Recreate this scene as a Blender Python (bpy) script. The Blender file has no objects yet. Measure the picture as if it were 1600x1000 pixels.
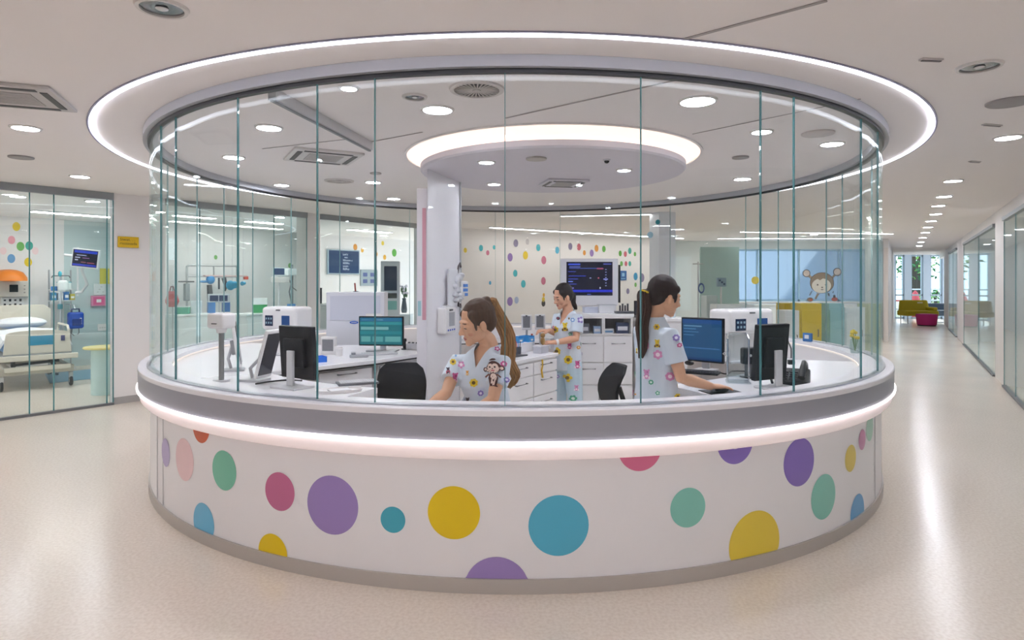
import bpy, bmesh, math, random
from mathutils import Vector, Matrix, Euler
from mathutils.bvhtree import BVHTree
R_ = random.Random(7)
PI = math.pi
SC = bpy.context.scene
COL = SC.collection
EYE = 1.6; FPX = 990.0; HZ = 440.0

def V(*a): return Vector(a)
def lin(c):
    c /= 255.0
    return c/12.92 if c <= 0.04045 else ((c+0.055)/1.055)**2.4
def hexc(h):
    h = h.lstrip('#')
    return (lin(int(h[0:2], 16)), lin(int(h[2:4], 16)), lin(int(h[4:6], 16)), 1.0)
def at(px, py, Y): return Vector(((px-800)/FPX*Y, Y, EYE-(py-HZ)/FPX*Y))
def atz(px, py, z):
    Y = FPX*(EYE-z)/(py-HZ)
    return Vector(((px-800)/FPX*Y, Y, z))

# ---------------------------------------------------------------- materials
_M = {}
def mat(h, rough=0.5, metal=0.0, emit=0.0, mottle=0.0, scale=8.0, bump=0.0, spec=0.5, coat=0.0, key=''):
    k = (h, rough, metal, emit, mottle, scale, bump, spec, coat, key)
    if k in _M: return _M[k]
    m = bpy.data.materials.new('surface_%d' % len(_M)); m.use_nodes = True
    nt = m.node_tree; b = nt.nodes['Principled BSDF']
    c = hexc(h)
    b.inputs['Base Color'].default_value = c
    b.inputs['Roughness'].default_value = rough
    b.inputs['Metallic'].default_value = metal
    b.inputs['Specular IOR Level'].default_value = spec
    b.inputs['Coat Weight'].default_value = coat
    if emit:
        b.inputs['Emission Color'].default_value = c
        if emit < 1: b.inputs['Base Color'].default_value = tuple(v*.15 for v in c[:3])+(1,); b.inputs['Specular IOR Level'].default_value = .25
        b.inputs['Emission Strength'].default_value = emit
    if mottle or bump:
        tc = nt.nodes.new('ShaderNodeTexCoord'); nz = nt.nodes.new('ShaderNodeTexNoise')
        nz.inputs['Scale'].default_value = scale; nz.inputs['Detail'].default_value = 4
        nt.links.new(tc.outputs['Object'], nz.inputs['Vector'])
        if mottle:
            mx = nt.nodes.new('ShaderNodeMix'); mx.data_type = 'RGBA'
            mx.inputs['A'].default_value = c
            mx.inputs['B'].default_value = tuple(v*(1-mottle) for v in c[:3])+(1,)
            nt.links.new(nz.outputs['Fac'], mx.inputs['Factor'])
            nt.links.new(mx.outputs['Result'], b.inputs['Base Color'])
        if bump:
            bp = nt.nodes.new('ShaderNodeBump'); bp.inputs['Strength'].default_value = bump
            bp.inputs['Distance'].default_value = 0.01
            nt.links.new(nz.outputs['Fac'], bp.inputs['Height']); nt.links.new(bp.outputs['Normal'], b.inputs['Normal'])
    _M[k] = m
    return m

def glass(tint, refl=0.04, graze=0.55, rough=0.02, key='g', body=0.0, bodycol='#dfeeee'):
    k = ('glass', tint, refl, graze, rough, body, key)
    if k in _M: return _M[k]
    m = bpy.data.materials.new('clear_glass_%d' % len(_M)); m.use_nodes = True
    nt = m.node_tree; nt.nodes.clear()
    out = nt.nodes.new('ShaderNodeOutputMaterial'); mix = nt.nodes.new('ShaderNodeMixShader')
    tr = nt.nodes.new('ShaderNodeBsdfTransparent'); gl = nt.nodes.new('ShaderNodeBsdfGlossy')
    tr.inputs['Color'].default_value = hexc(tint); gl.inputs['Roughness'].default_value = rough
    gl.inputs['Color'].default_value = (0.9, 1, 0.98, 1)
    lw = nt.nodes.new('ShaderNodeLayerWeight'); lw.inputs['Blend'].default_value = 0.5
    pw = nt.nodes.new('ShaderNodeMath'); pw.operation = 'POWER'; pw.inputs[1].default_value = 4.0
    ml = nt.nodes.new('ShaderNodeMath'); ml.operation = 'MULTIPLY_ADD'
    ml.inputs[1].default_value = graze; ml.inputs[2].default_value = refl
    nt.links.new(lw.outputs['Facing'], pw.inputs[0]); nt.links.new(pw.outputs[0], ml.inputs[0])
    nt.links.new(ml.outputs[0], mix.inputs[0])
    src = tr
    if body:
        df = nt.nodes.new('ShaderNodeBsdfTranslucent'); df.inputs['Color'].default_value = hexc(bodycol)
        m2 = nt.nodes.new('ShaderNodeMixShader'); m2.inputs[0].default_value = body
        nt.links.new(tr.outputs[0], m2.inputs[1]); nt.links.new(df.outputs[0], m2.inputs[2]); src = m2
    nt.links.new(src.outputs[0], mix.inputs[1]); nt.links.new(gl.outputs[0], mix.inputs[2])
    nt.links.new(mix.outputs[0], out.inputs[0])
    _M[k] = m
    return m

# ---------------------------------------------------------------- mesh builder
def rotz(a): return Matrix.Rotation(a, 3, 'Z')
class MB:
    def __init__(s): s.v = []; s.f = []; s.m = []; s.cur = 0
    def add(s, vs, fs, mi=None):
        b = len(s.v); s.v += [Vector(x) for x in vs]
        for f in fs: s.f.append([b+i for i in f]); s.m.append(s.cur if mi is None else mi)
        return s
    def box(s, c, d, M=None, mi=None):
        c = Vector(c); x, y, z = d[0]/2, d[1]/2, d[2]/2
        vs = [Vector((sx*x, sy*y, sz*z)) for sz in (-1, 1) for sy in (-1, 1) for sx in (-1, 1)]
        if M is not None: vs = [M @ v for v in vs]
        vs = [v+c for v in vs]
        return s.add(vs, [(0, 2, 3, 1), (4, 5, 7, 6), (0, 1, 5, 4), (2, 6, 7, 3), (0, 4, 6, 2), (1, 3, 7, 5)], mi)
    def loft(s, rings, mi=None, cap=True, closed=True):
        n = len(rings[0]); vs = [p for r in rings for p in r]; fs = []
        for i in range(len(rings)-1):
            for j in range(n if closed else n-1):
                k = (j+1) % n
                fs.append((i*n+j, i*n+k, (i+1)*n+k, (i+1)*n+j))
        if cap:
            fs.append(tuple(reversed(range(n)))); fs.append(tuple((len(rings)-1)*n+j for j in range(n)))
        return s.add(vs, fs, mi)
    def tube(s, pts, r, n=10, mi=None, flat=None):
        pts = [Vector(p) for p in pts]; N = len(pts)
        rs = r if isinstance(r, (list, tuple)) else [r]*N
        t = (pts[1]-pts[0]).normalized()
        up = Vector((0, 0, 1)) if abs(t.z) < 0.9 else Vector((1, 0, 0))
        x = t.cross(up).normalized(); rings = []
        for i in range(N):
            t = ((pts[min(i+1, N-1)]-pts[i]).normalized()+(pts[i]-pts[max(i-1, 0)]).normalized())
            t = t.normalized() if t.length > 1e-9 else Vector((0, 0, 1))
            x = (x-t*x.dot(t)).normalized(); y = t.cross(x)
            rr = rs[i]; a, b = rr if isinstance(rr, (list, tuple)) else (rr, rr)
            rings.append([pts[i]+x*math.cos(2*PI*k/n)*a+y*math.sin(2*PI*k/n)*b for k in range(n)])
        return s.loft(rings, mi)
    def cyl(s, c, r, h, n=24, r2=None, mi=None):
        c = Vector(c); r2 = r if r2 is None else r2
        return s.loft([[c+V(math.cos(2*PI*k/n)*q, math.sin(2*PI*k/n)*q, z) for k in range(n)] for q, z in ((r, 0), (r2, h))], mi)
    def lathe(s, prof, c=(0, 0, 0), n=24, mi=None, M=None, cap=True):
        c = Vector(c); rings = []
        for r, z in prof:
            ring = [V(math.cos(2*PI*k/n)*r, math.sin(2*PI*k/n)*r, z) for k in range(n)]
            if M is not None: ring = [M @ p for p in ring]
            rings.append([p+c for p in ring])
        return s.loft(rings, mi, cap)
    def ell(s, c, rad, M=None, n=16, mi=None):
        c = Vector(c); rings = []; k = n//2
        for i in range(1, k):
            th = PI*i/k
            ring = [V(rad[0]*math.sin(th)*math.cos(2*PI*j/n), rad[1]*math.sin(th)*math.sin(2*PI*j/n), -rad[2]*math.cos(th)) for j in range(n)]
            if M is not None: ring = [M @ p for p in ring]
            rings.append([p+c for p in ring])
        top = V(0, 0, rad[2]); top = M @ top if M is not None else top
        b = len(s.v); s.loft(rings, mi, cap=False); L = len(rings)
        s.add([c-top, c+top], [], mi); q = len(s.v); mm = s.cur if mi is None else mi
        for j in range(n):
            s.f.append([q-2, b+(j+1) % n, b+j]); s.m.append(mm)
            s.f.append([q-1, b+(L-1)*n+j, b+(L-1)*n+(j+1) % n]); s.m.append(mm)
        return s
    def prism(s, poly, z0, z1, mi=None):
        n = len(poly)
        a = sum(poly[i][0]*poly[(i+1) % n][1]-poly[(i+1) % n][0]*poly[i][1] for i in range(n))
        if a < 0: poly = list(reversed(poly))
        return s.loft([[V(p[0], p[1], z) for p in poly] for z in (z0, z1)], mi)
    def sweep(s, prof, c, a0, a1, n, mi=None, full=False):
        # profile of (radius, z) swept round c; angle 0 faces the camera (-Y)
        rings = []
        for i in range(n+(0 if full else 1)):
            a = a0+(a1-a0)*i/n
            rings.append([V(c[0]+r*math.sin(a), c[1]-r*math.cos(a), z) for r, z in prof])
        if full: rings.append(rings[0])
        return s.loft(rings, mi, cap=not full)
    def plate(s, poly3, nrm, t, mi=None):
        nrm = Vector(nrm).normalized()*t
        return s.loft([[Vector(p) for p in poly3], [Vector(p)+nrm for p in poly3]], mi)
    def build(s, name, mats, parent=None, smooth=False, bevel=0.0, org=None, seg=2, loc=None):
        me = bpy.data.meshes.new(name)
        o0 = Vector(org) if org is not None else Vector((0, 0, 0))
        me.from_pydata([tuple(v-o0) for v in s.v], [], s.f)
        mats = mats if isinstance(mats, (list, tuple)) else [mats]
        for m in mats: me.materials.append(m)
        for p, mi in zip(me.polygons, s.m): p.material_index = min(mi, len(mats)-1)
        bm = bmesh.new(); bm.from_mesh(me)
        bmesh.ops.remove_doubles(bm, verts=bm.verts, dist=1e-6) if smooth or bevel else None
        bmesh.ops.recalc_face_normals(bm, faces=bm.faces); bm.to_mesh(me); bm.free()
        if smooth:
            for p in me.polygons: p.use_smooth = True
            try: me.set_sharp_from_angle(angle=math.radians(40))
            except Exception: pass
        o = bpy.data.objects.new(name, me); COL.objects.link(o)
        if parent is not None: o.parent = parent
        if loc is not None: o.location = loc
        elif org is not None and parent is None: o.location = o0
        if bevel:
            bv = o.modifiers.new('edge', 'BEVEL'); bv.width = bevel; bv.segments = seg; bv.limit_method = 'ANGLE'; bv.angle_limit = math.radians(50)
        return o

def tag(o, label, cat, group=None, kind=None):
    o['label'] = label; o['category'] = cat
    if group: o['group'] = group
    if kind: o['kind'] = kind
    return o
def thing(name, label, cat, loc=(0, 0, 0), rz=0.0, group=None):
    o = bpy.data.objects.new(name, None); COL.objects.link(o); o.empty_display_size = 0.1
    o.location = Vector(loc); o.rotation_euler = (0, 0, rz)
    return tag(o, label, cat, group)
def struct(o):
    o['kind'] = 'structure'; return o
def kids(o): return [c for c in bpy.data.objects if c.parent == o]
def dup(root, loc, rz=None, label=None, scale=None, group=None):
    def cp(o, par):
        c = o.copy(); COL.objects.link(c); c.parent = par
        for k in list(o.children): cp(k, c)
        return c
    r = cp(root, None); r.location = Vector(loc)
    if rz is not None: r.rotation_euler = (0, 0, rz)
    if scale is not None: r.scale = (scale,)*3
    if label: r['label'] = label
    if group: r['group'] = group
    return r

def text_mb(txt, size):
    cu = bpy.data.curves.new('lettering', 'FONT'); cu.body = txt; cu.size = size; cu.resolution_u = 2
    o = bpy.data.objects.new('lettering', cu); COL.objects.link(o)
    dg = bpy.context.evaluated_depsgraph_get(); me = bpy.data.meshes.new_from_object(o.evaluated_get(dg))
    vs = [v.co.copy() for v in me.vertices]; fs = [list(p.vertices) for p in me.polygons]
    bpy.data.objects.remove(o); bpy.data.curves.remove(cu); bpy.data.meshes.remove(me)
    return vs, fs
def put_text(mb, txt, size, org, xdir, ydir, mi):
    vs, fs = text_mb(txt, size)
    mb.add([Vector(org)+Vector(xdir)*v.x+Vector(ydir)*v.y for v in vs], fs, mi)

# common materials
WHITE = mat('#eceaea', 0.45, mottle=0.02, scale=3)
WHITEG = mat('#f1f0f1', 0.25)
GREY = mat('#a9abb2', 0.45)
LGREY = mat('#cfd0d4', 0.5)
DGREY = mat('#55575c', 0.5)
BLACK = mat('#101119', 0.45, spec=.3)
BLACKG = mat('#0b0c12', 0.15)
STEEL = mat('#b9bcc0', 0.3, 0.9)
ALU = mat('#c3c6cb', 0.38, 0.7)
CHROME = mat('#d5d8da', 0.15, 1.0)
LAMP = mat('#f2f5ff', 0.5, emit=110.0)
# ================================================================ camera, world, view
cam = bpy.data.cameras.new('camera'); camo = bpy.data.objects.new('camera', cam); COL.objects.link(camo)
camo.location = (0, 0, EYE); camo.rotation_euler = (PI/2, 0, 0)
cam.sensor_width = 36.0; cam.lens = 36.0*FPX/1600; cam.shift_y = -(500-HZ)/1600.0; cam.clip_end = 300
SC.camera = camo
SC.view_settings.view_transform = 'Standard'; SC.view_settings.look = 'None'
SC.view_settings.gamma = 1.0; SC.view_settings.use_curve_mapping = False
SC.view_settings.exposure = 0.08
SC.cycles.transparent_max_bounces = 48; SC.cycles.max_bounces = 14; SC.cycles.diffuse_bounces = 10
SC.cycles.use_denoising = True; SC.cycles.sample_clamp_indirect = 12.0
SC.cycles.caustics_reflective = False; SC.cycles.caustics_refractive = False
w = bpy.data.worlds.new('daylight'); SC.world = w; w.use_nodes = True
bg = w.node_tree.nodes['Background']; bg.inputs['Color'].default_value = (0.72, 0.86, 1.0, 1); bg.inputs['Strength'].default_value = 2.6

# ================================================================ the setting
CEIL = 2.75
floor_m = bpy.data.materials.new('poured_terrazzo'); floor_m.use_nodes = True
nt = floor_m.node_tree; b = nt.nodes['Principled BSDF']
tc = nt.nodes.new('ShaderNodeTexCoord')
n1 = nt.nodes.new('ShaderNodeTexNoise'); n1.inputs['Scale'].default_value = 55; n1.inputs['Detail'].default_value = 6
n2 = nt.nodes.new('ShaderNodeTexNoise'); n2.inputs['Scale'].default_value = 0.8; n2.inputs['Detail'].default_value = 3
cr = nt.nodes.new('ShaderNodeValToRGB'); cr.color_ramp.elements[0].position = 0.35; cr.color_ramp.elements[1].position = 0.62
cr.color_ramp.elements[0].color = hexc('#dfd3c5'); cr.color_ramp.elements[1].color = hexc('#eae0d3')
nt.links.new(tc.outputs['Object'], n1.inputs['Vector']); nt.links.new(tc.outputs['Object'], n2.inputs['Vector'])
nt.links.new(n1.outputs['Fac'], cr.inputs['Fac']); nt.links.new(cr.outputs['Color'], b.inputs['Base Color'])
mr = nt.nodes.new('ShaderNodeMapRange'); mr.inputs['To Min'].default_value = 0.14; mr.inputs['To Max'].default_value = 0.3
nt.links.new(n2.outputs['Fac'], mr.inputs['Value']); nt.links.new(mr.outputs['Result'], b.inputs['Roughness'])
b.inputs['Specular IOR Level'].default_value = 0.5
CEILM = mat('#f3f0f0', 0.85, mottle=0.015, scale=2)
WALLM = mat('#e9e7e7', 0.6, mottle=0.015, scale=2)
WALLT = mat('#c3d3d4', 0.55, mottle=0.02, scale=2)
WALLB = mat('#dfe9ee', 0.6)
BASEM = mat('#a9a7a6', 0.4)
GL = glass('#fdfefe', 0.02, 0.3)
GLR = glass('#fafdfd', 0.03, 0.35, key='room')
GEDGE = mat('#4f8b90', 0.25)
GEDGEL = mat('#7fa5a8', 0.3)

# facade line of the rooms beyond the station
FA = Vector((-5.9, 7.3)); FU = Vector((0.604, 0.797)); FN = Vector((-0.797, 0.604))
def fs(px):
    k = (px-800)/FPX
    return (k*FA.y-FA.x)/(FU.x-k*FU.y)
def fp(s, off=0.0): return FA+FU*s+FN*off
def wallbox(mb, a, b_, z0, z1, t=0.1, side=1, mi=None):
    a = Vector((a[0], a[1])); b_ = Vector((b_[0], b_[1])); d = (b_-a).normalized(); n = Vector((-d.y, d.x))*t*side
    mb.prism([tuple(a), tuple(b_), tuple(b_+n), tuple(a+n)], z0, z1, mi)

floor = struct(MB().box((0, 7.2, -0.05), (36, 22, 0.1)).box((14.5, 22.75, -.05), (11, 9.1, .1)).build('floor', floor_m))
ceiling = struct(MB().box((0, 7.2, CEIL+0.06), (36, 22, 0.12)).box((14.5, 22.75, CEIL+.06), (11, 9.1, .12)).build('ceiling', CEILM))

s178, s262, s480, s500, s655 = fs(178), fs(258), fs(480), fs(500), fs(655)
END = Vector((-1.1, 13.63)); sE = (END-FA).dot(FU)
DOT_B = Vector((4.4, 17.4))
BK = 18.0
# solid wall beside the patient room, columns, dotted wall, rear wall, room backs
m = MB(); wallbox(m, fp(s178), fp(s262), 0, CEIL, 0.12); struct(m.build('wall_left', WALLM))
m = MB(); wallbox(m, fp(s178+.002, -.012), fp(s262-.002, -.012), 0, 0.09, 0.011); struct(m.build('baseboard_left', BASEM))
m = MB(); wallbox(m, fp(s480), fp(s500), 0, CEIL, 0.3); struct(m.build('wall_left_pier', WALLM))
m = MB(); wallbox(m, fp(s655), fp(sE), 0, CEIL, 0.15); struct(m.build('wall_rear_pier', WALLM))
LB = 4.7
def rayoff(px, off):
    k = (px-800)/FPX; o = FA+FN*off; s_ = (k*o.y-o.x)/(FU.x-k*FU.y); return o+FU*s_
BC, BE = rayoff(100, LB), rayoff(177.5, LB); OFF2 = 3.9
m = MB(); wallbox(m, fp(-5.0, LB), BC, 0, CEIL); wl = m
# sticker dots on the patient room wall
DOTC = {'y': '#e3c71b', 'p': '#e79fae', 'g': '#6fb25b', 't': '#37a899', 'b': '#6a9fd0', 'pp': '#f0d5d8', 'v': '#8c6fb5', 'vg': '#81799c',
        'tq': '#3cb6c4', 'r': '#c9718f', 'o': '#e0962e', 'gr': '#c7c5c9', 'gn': '#58a93a', 'lb': '#aebfe0', 'bl': '#3a9ccb', 'rd': '#c6566a', 'sk': '#52b7d8', 'yo': '#e0a92c', 'bk': '#26252b'}
dot_keys = list(DOTC); dot_mats = [mat(DOTC[k], 0.5) for k in dot_keys]
def ray_wall(px, py, a, b_):
    a = Vector((a[0], a[1])); d = (Vector((b_[0], b_[1]))-a); k = (px-800)/FPX
    t = (k*a.y-a.x)/(d.x-k*d.y); p = a+d*t
    return Vector((p.x, p.y, EYE-(py-HZ)/FPX*p.y))
def wall_dot(mb, px, py, hpx, col, a, b_, off=0.002, wide=.72):
    c = ray_wall(px, py, a, b_); d = Vector((b_[0]-a[0], b_[1]-a[1], 0)).normalized()
    n = Vector((d.y, -d.x, 0)); r = hpx/2*c.y/FPX; N = 24
    mb.add([c+n*off+d*math.cos(2*PI*i/N)*r*wide+V(0, 0, 1)*math.sin(2*PI*i/N)*r for i in range(N)], [tuple(range(N))], 1+dot_keys.index(col))
la, lb_ = fp(-5.0, LB), BC
for px, py, h, c in [(25.6, 354, 14, 'y'), (18, 375, 13, 'p'), (32, 385, 14, 'g'), (45.6, 384, 14, 't'), (17.6, 404, 14, 'b'), (44, 409.6, 14, 'y'), (5, 392, 12, 'pp'), (55, 392, 12, 'pp')]:
    wall_dot(wl, px, py, h, c, la, lb_)
struct(wl.build('wall_left_room', [WALLM]+dot_mats))
# tinted partition between patient room and next room, room backs
m = MB(); wallbox(m, BC, BE, 0, CEIL, .1); struct(m.build('wall_left_tinted', WALLT))
m = MB(); wallbox(m, fp(s178+.5, .12), BE, 0, CEIL, 0.1, -1); struct(m.build('wall_left_partition', WALLT))
m = MB(); wallbox(m, rayoff(215, OFF2), fp(sE+4, OFF2), 0, CEIL); wl2 = m
ra, rb = rayoff(215, OFF2), fp(sE, OFF2)
for px, py, h, c in [(453, 415, 8, 'g'), (337, 402, 7, 'g'), (555, 386, 10, 'o'), (566, 391, 7, 'yo'), (588, 397, 7, 'yo'), (601, 402, 8, 'yo'), (616, 395, 12, 'gn'), (598, 380, 7, 'y')]:
    wall_dot(wl2, px, py, h, c, ra, rb, wide=0.8)
struct(wl2.build('wall_left_back', [WALLM]+dot_mats))
m = MB(); wallbox(m, rayoff(478, .32), rayoff(474, OFF2), 0, CEIL, 0.08); struct(m.build('wall_left_divider', WALLT))
m = MB(); wallbox(m, rayoff(222, .2), rayoff(216, OFF2), 0, CEIL, 0.08); struct(m.build('wall_left_divider', WALLT))
# dotted wall
m = MB(); wallbox(m, END, DOT_B, 0, CEIL)
for px, py, h, c in [(727, 391, 8, 'y'), (751.5, 387.6, 10, 'tq'), (762, 395, 8, 'r'), (772, 386.5, 7, 'tq'), (806, 380, 12, 'vg'), (824, 378, 9, 'gr'), (841, 387, 11, 'tq'),
                     (870.5, 391, 11, 'sk'), (891, 385, 11, 'vg'), (904.5, 386, 11, 'rd'), (913, 395, 8, 'o'), (924.5, 395.5, 11, 'v'), (932, 388, 11, 'o'), (943.5, 389, 10, 'gn'),
                     (797, 402, 13, 'v'), (821, 399, 13, 'y'), (849.6, 406.5, 13, 'r'), (805, 427, 11, 'tq'), (817.7, 443.6, 12, 'tq'), (849, 439, 12, 'r'), (796.7, 471, 14, 'v'),
                     (807, 469, 11, 'lb'), (765.7, 442, 6, 'bl'), (969, 396, 9, 'gn'), (977, 397, 9, 'rd'), (984, 392, 10, 't'), (992, 397, 7, 'gn'), (971, 412, 8, 'g'), (978, 412, 8, 'rd'), (984, 412, 8, 't'),
                     (993, 432, 12, 'bl'), (1003, 434, 14, 'vg'), (981, 455, 9, 'vg'), (993, 445, 7, 'g'), (849.6, 461, 6, 'yo'), (849, 468, 8, 'y'), (849, 474, 10, 'bk')]:
    wall_dot(m, px, py, h, c, END, DOT_B, wide=0.75)
struct(m.build('wall_rear', [WALLM]+dot_mats))
m = MB(); m.box((4.4, (17.4+BK)/2+.05, CEIL/2), (0.1, .6, CEIL)); struct(m.build('wall_rear_return', WALLM))
# right rear wall with the wide window
X0, X1 = at(1145, 0, BK).x, at(1352, 0, BK).x
ZT, ZB = at(0, 389, BK).z, at(0, 471, BK).z
m = MB()
m.box(((4.4+X0)/2, BK+.06, CEIL/2), (X0-4.4, .12, CEIL)); m.box(((X1+10.72)/2, BK+.06, CEIL/2), (10.72-X1, .12, CEIL))
m.box(((X0+X1)/2, BK+.06, ZB/2), (X1-X0, .12, ZB)); m.box(((X0+X1)/2, BK+.06, (ZT+CEIL)/2), (X1-X0, .12, CEIL-ZT))
struct(m.build('wall_right_rear', mat('#dbe4e5', .55)))
FROST = glass('#e2f2fc', 0.03, 0.2, key='frost', body=0.85, bodycol='#a3adb8')
win = struct(MB().box(((X0+X1)/2, BK+.05, (ZT+ZB)/2), (X1-X0-.02, .012, ZT-ZB-.02)).build('window_1', FROST))
m = MB()
for x in (X0+.03, X0+.7, (X0+X1)/2, X1-.75, X1-.03): m.box((x, BK+.03, (ZT+ZB)/2), (.05, .05, ZT-ZB-.004))
for z in (ZB+.03, ZT-.03): m.box(((X0+X1)/2, BK+.03, z), (X1-X0-.004, .05, .05))
m.build('window_frame', mat('#9fc3da', 0.4), win)
m = MB(); m.box(((X0+X1)/2, BK-.06, ZB-.03), (X1-X0+.2, .12, .04)); m.build('window_sill', WHITE, win)

# corridor
CU = Vector((0.526, 0.851)); CL0 = Vector((10.1, 17.0)); RW0 = Vector((6.5, 8.04))
def rw(Y): return Vector((RW0.x+.618*(Y-RW0.y), Y))
def rwpx(px):
    k = (px-800)/FPX; Y = (RW0.x-.618*RW0.y)/(k-.618); return rw(Y)
CEND = 27.2
m = MB(); wallbox(m, CL0, CL0+CU*((CEND-17)/.851), 0, CEIL, .12, 1); struct(m.build('wall_corridor', mat('#d8d6d6', .6)))
EX0, EX1 = CL0.x+.618*(CEND-17), rw(CEND).x
m = MB()
post = [(EX0, at(1399, 0, CEND).x), (at(1413.5, 0, CEND).x, at(1424, 0, CEND).x), (at(1443, 0, CEND).x, at(1454, 0, CEND).x), (at(1473, 0, CEND).x, EX1+.6)]
for x0, x1 in post: m.box(((x0+x1)/2, CEND+.1, CEIL/2), (max(x1-x0, .03), .2, CEIL))
struct(m.build('wall_corridor_end', mat('#d6e4f4', .6)))
for i in range(3):
    x0, x1 = post[i][1], post[i+1][0]
    g = struct(MB().box(((x0+x1)/2, CEND+.1, CEIL/2), (x1-x0-.01, .012, CEIL-.02)).build('window_%d' % (i+2), GLR))
    m = MB()
    for x in (x0+.03, x1-.03): m.box((x, CEND+.07, CEIL/2), (.045, .06, CEIL-.01))
    for z in (.04, 1.02, CEIL-.04): m.box(((x0+x1)/2, CEND+.07, z), (x1-x0-.01, .06, .06))
    m.build('window_frame', mat('#b9cbd8', .4), g)

# right corridor wall: glazed bays between white piers under a fascia
def rseg(pa, pb): return rwpx(pa), rwpx(pb)
m = MB(); wallbox(m, rw(2.0), rw(CEND), 2.58, CEIL, .14, -1)
struct(m.build('wall_right_fascia', WALLM))
for i, (pa, pb) in enumerate([(1568, 1555), (1505, 1496), (1482, 1475)]):
    a, b_ = rseg(pa, pb); m = MB(); wallbox(m, a, b_, 0, 2.58, .3, -1); struct(m.build('wall_right' if i == 0 else 'wall_right_pier', WALLM))
m = MB(); rk0, rk1 = rw(2.0)+Vector((3.0, -1.85)), rw(CEND)+Vector((3.0, -1.85)); wallbox(m, rk0, rk1, 0, .95, .1, -1); wallbox(m, rk0, rk1, 2.25, CEIL, .1, -1); struct(m.build('wall_right_back', mat('#dbe9f0', .6)))
m = MB(); wallbox(m, rk0, rk1, .955, 2.245, .012, -1); gw = struct(m.build('window_5', FROST)); m = MB(); dk = (rk1-rk0).normalized()  # frosted window band added to brighten the rooms behind the bays
for i in range(15): q_ = rk0+dk*(1+2.0*i); m.box((q_.x, q_.y, 1.6), (.06, .06, 1.285), rotz(math.atan2(dk.y, dk.x)))
m.build('window_frame', mat('#c3d3dc', .4), gw)
for i, px in enumerate((1561, 1500)):
    p = rwpx(px); q = p+Vector((.851, -.526))*3.4
    m = MB(); wallbox(m, p+Vector((.851, -.526))*.32, q, 0, CEIL, .08); struct(m.build('wall_right_divider', WALLM))

def partition(name, label, pts, z1, header=True, hz=None, edge=GEDGE, gm=GLR, sill=True):
    base = Vector((pts[0][0], pts[0][1], 0))
    t = thing(name, label, 'glass partition', base)
    for i in range(len(pts)-1):
        a, b_ = Vector((pts[i][0], pts[i][1])), Vector((pts[i+1][0], pts[i+1][1])); d = (b_-a).normalized(); n = Vector((-d.y, d.x))*.006
        mb = MB(); a2, b2 = a+d*.004, b_-d*.004
        mb.prism([tuple(a2-n), tuple(b2-n), tuple(b2+n), tuple(a2+n)], .03, z1)
        mb.build('glass_panel', gm, t, org=base)
        mb = MB(); e = d*.006
        mb.prism([tuple(b_-e-n), tuple(b_+e-n), tuple(b_+e+n), tuple(b_-e+n)], .03, z1); mb.build('glass_edge', edge, t, org=base)
    a, b_ = Vector((pts[0][0], pts[0][1])), Vector((pts[-1][0], pts[-1][1])); d = (b_-a).normalized(); n = Vector((-d.y, d.x))*.03
    if header:
        MB().prism([tuple(a-n), tuple(b_-n), tuple(b_+n), tuple(a+n)], z1, hz or z1+.06).build('header_track', mat('#8f9498', .4, .4), t, org=base)
    if sill:
        MB().prism([tuple(a-n), tuple(b_-n), tuple(b_+n), tuple(a+n)], 0, .03).build('floor_track', mat('#77797c', .4, .4), t, org=base)
    return t
pl_ = partition('glass_partition', 'tall clear glass wall of the patient room with the bed', [fp(s) for s in (-3.0, fs(-30), fs(46), fs(84), fs(167), s178-.01)], 2.66, hz=CEIL)
partition('glass_partition', 'clear glass front of the equipment room behind the station', [fp(s) for s in (s262+.01, fs(312), fs(395), fs(428), s480-.01)], 2.66, hz=CEIL)
partition('glass_partition', 'clear glass front of the room with the blue wall screen', [fp(s) for s in (s500+.01, fs(588), s655-.01)], 2.66, hz=CEIL)
partition('glass_partition', 'first glazed bay of the corridor wall beside the shiny floor', [rw(2.0), rw(5.0), rwpx(1660), rwpx(1587), rwpx(1569)], 2.52, hz=2.575)
partition('glass_partition', 'second glazed bay along the corridor wall between white piers', [rwpx(1554), rwpx(1529), rwpx(1506)], 2.52, hz=2.575)
partition('glass_partition', 'third glazed bay of the corridor wall, nearest the sofa', [rwpx(1495), rwpx(1489), rwpx(1483)], 2.52, hz=2.575)
# edge of the glazed door leaf at the start of the corridor
dj = MB(); p = CL0; wallbox(dj, p-CU*.35, p-CU*.02, 0, 2.5, .09, 1); struct(dj.build('trim_1', mat('#cfc9c6', .4)))

# the hall's own walls round the camera
struct(MB().box((-1, -3.6, CEIL/2), (18, .12, CEIL)).build('wall_front', WALLM))
m = MB(); wallbox(m, (-9.8, -3.5), fp(-3.05), 0, CEIL, .12, 1); struct(m.build('wall_left_front', WALLM))
m = MB(); wallbox(m, (7.5, -3.5), (7.5, 4.5), 0, CEIL, .12, -1); struct(m.build('wall_right_front', WALLM))
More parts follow.
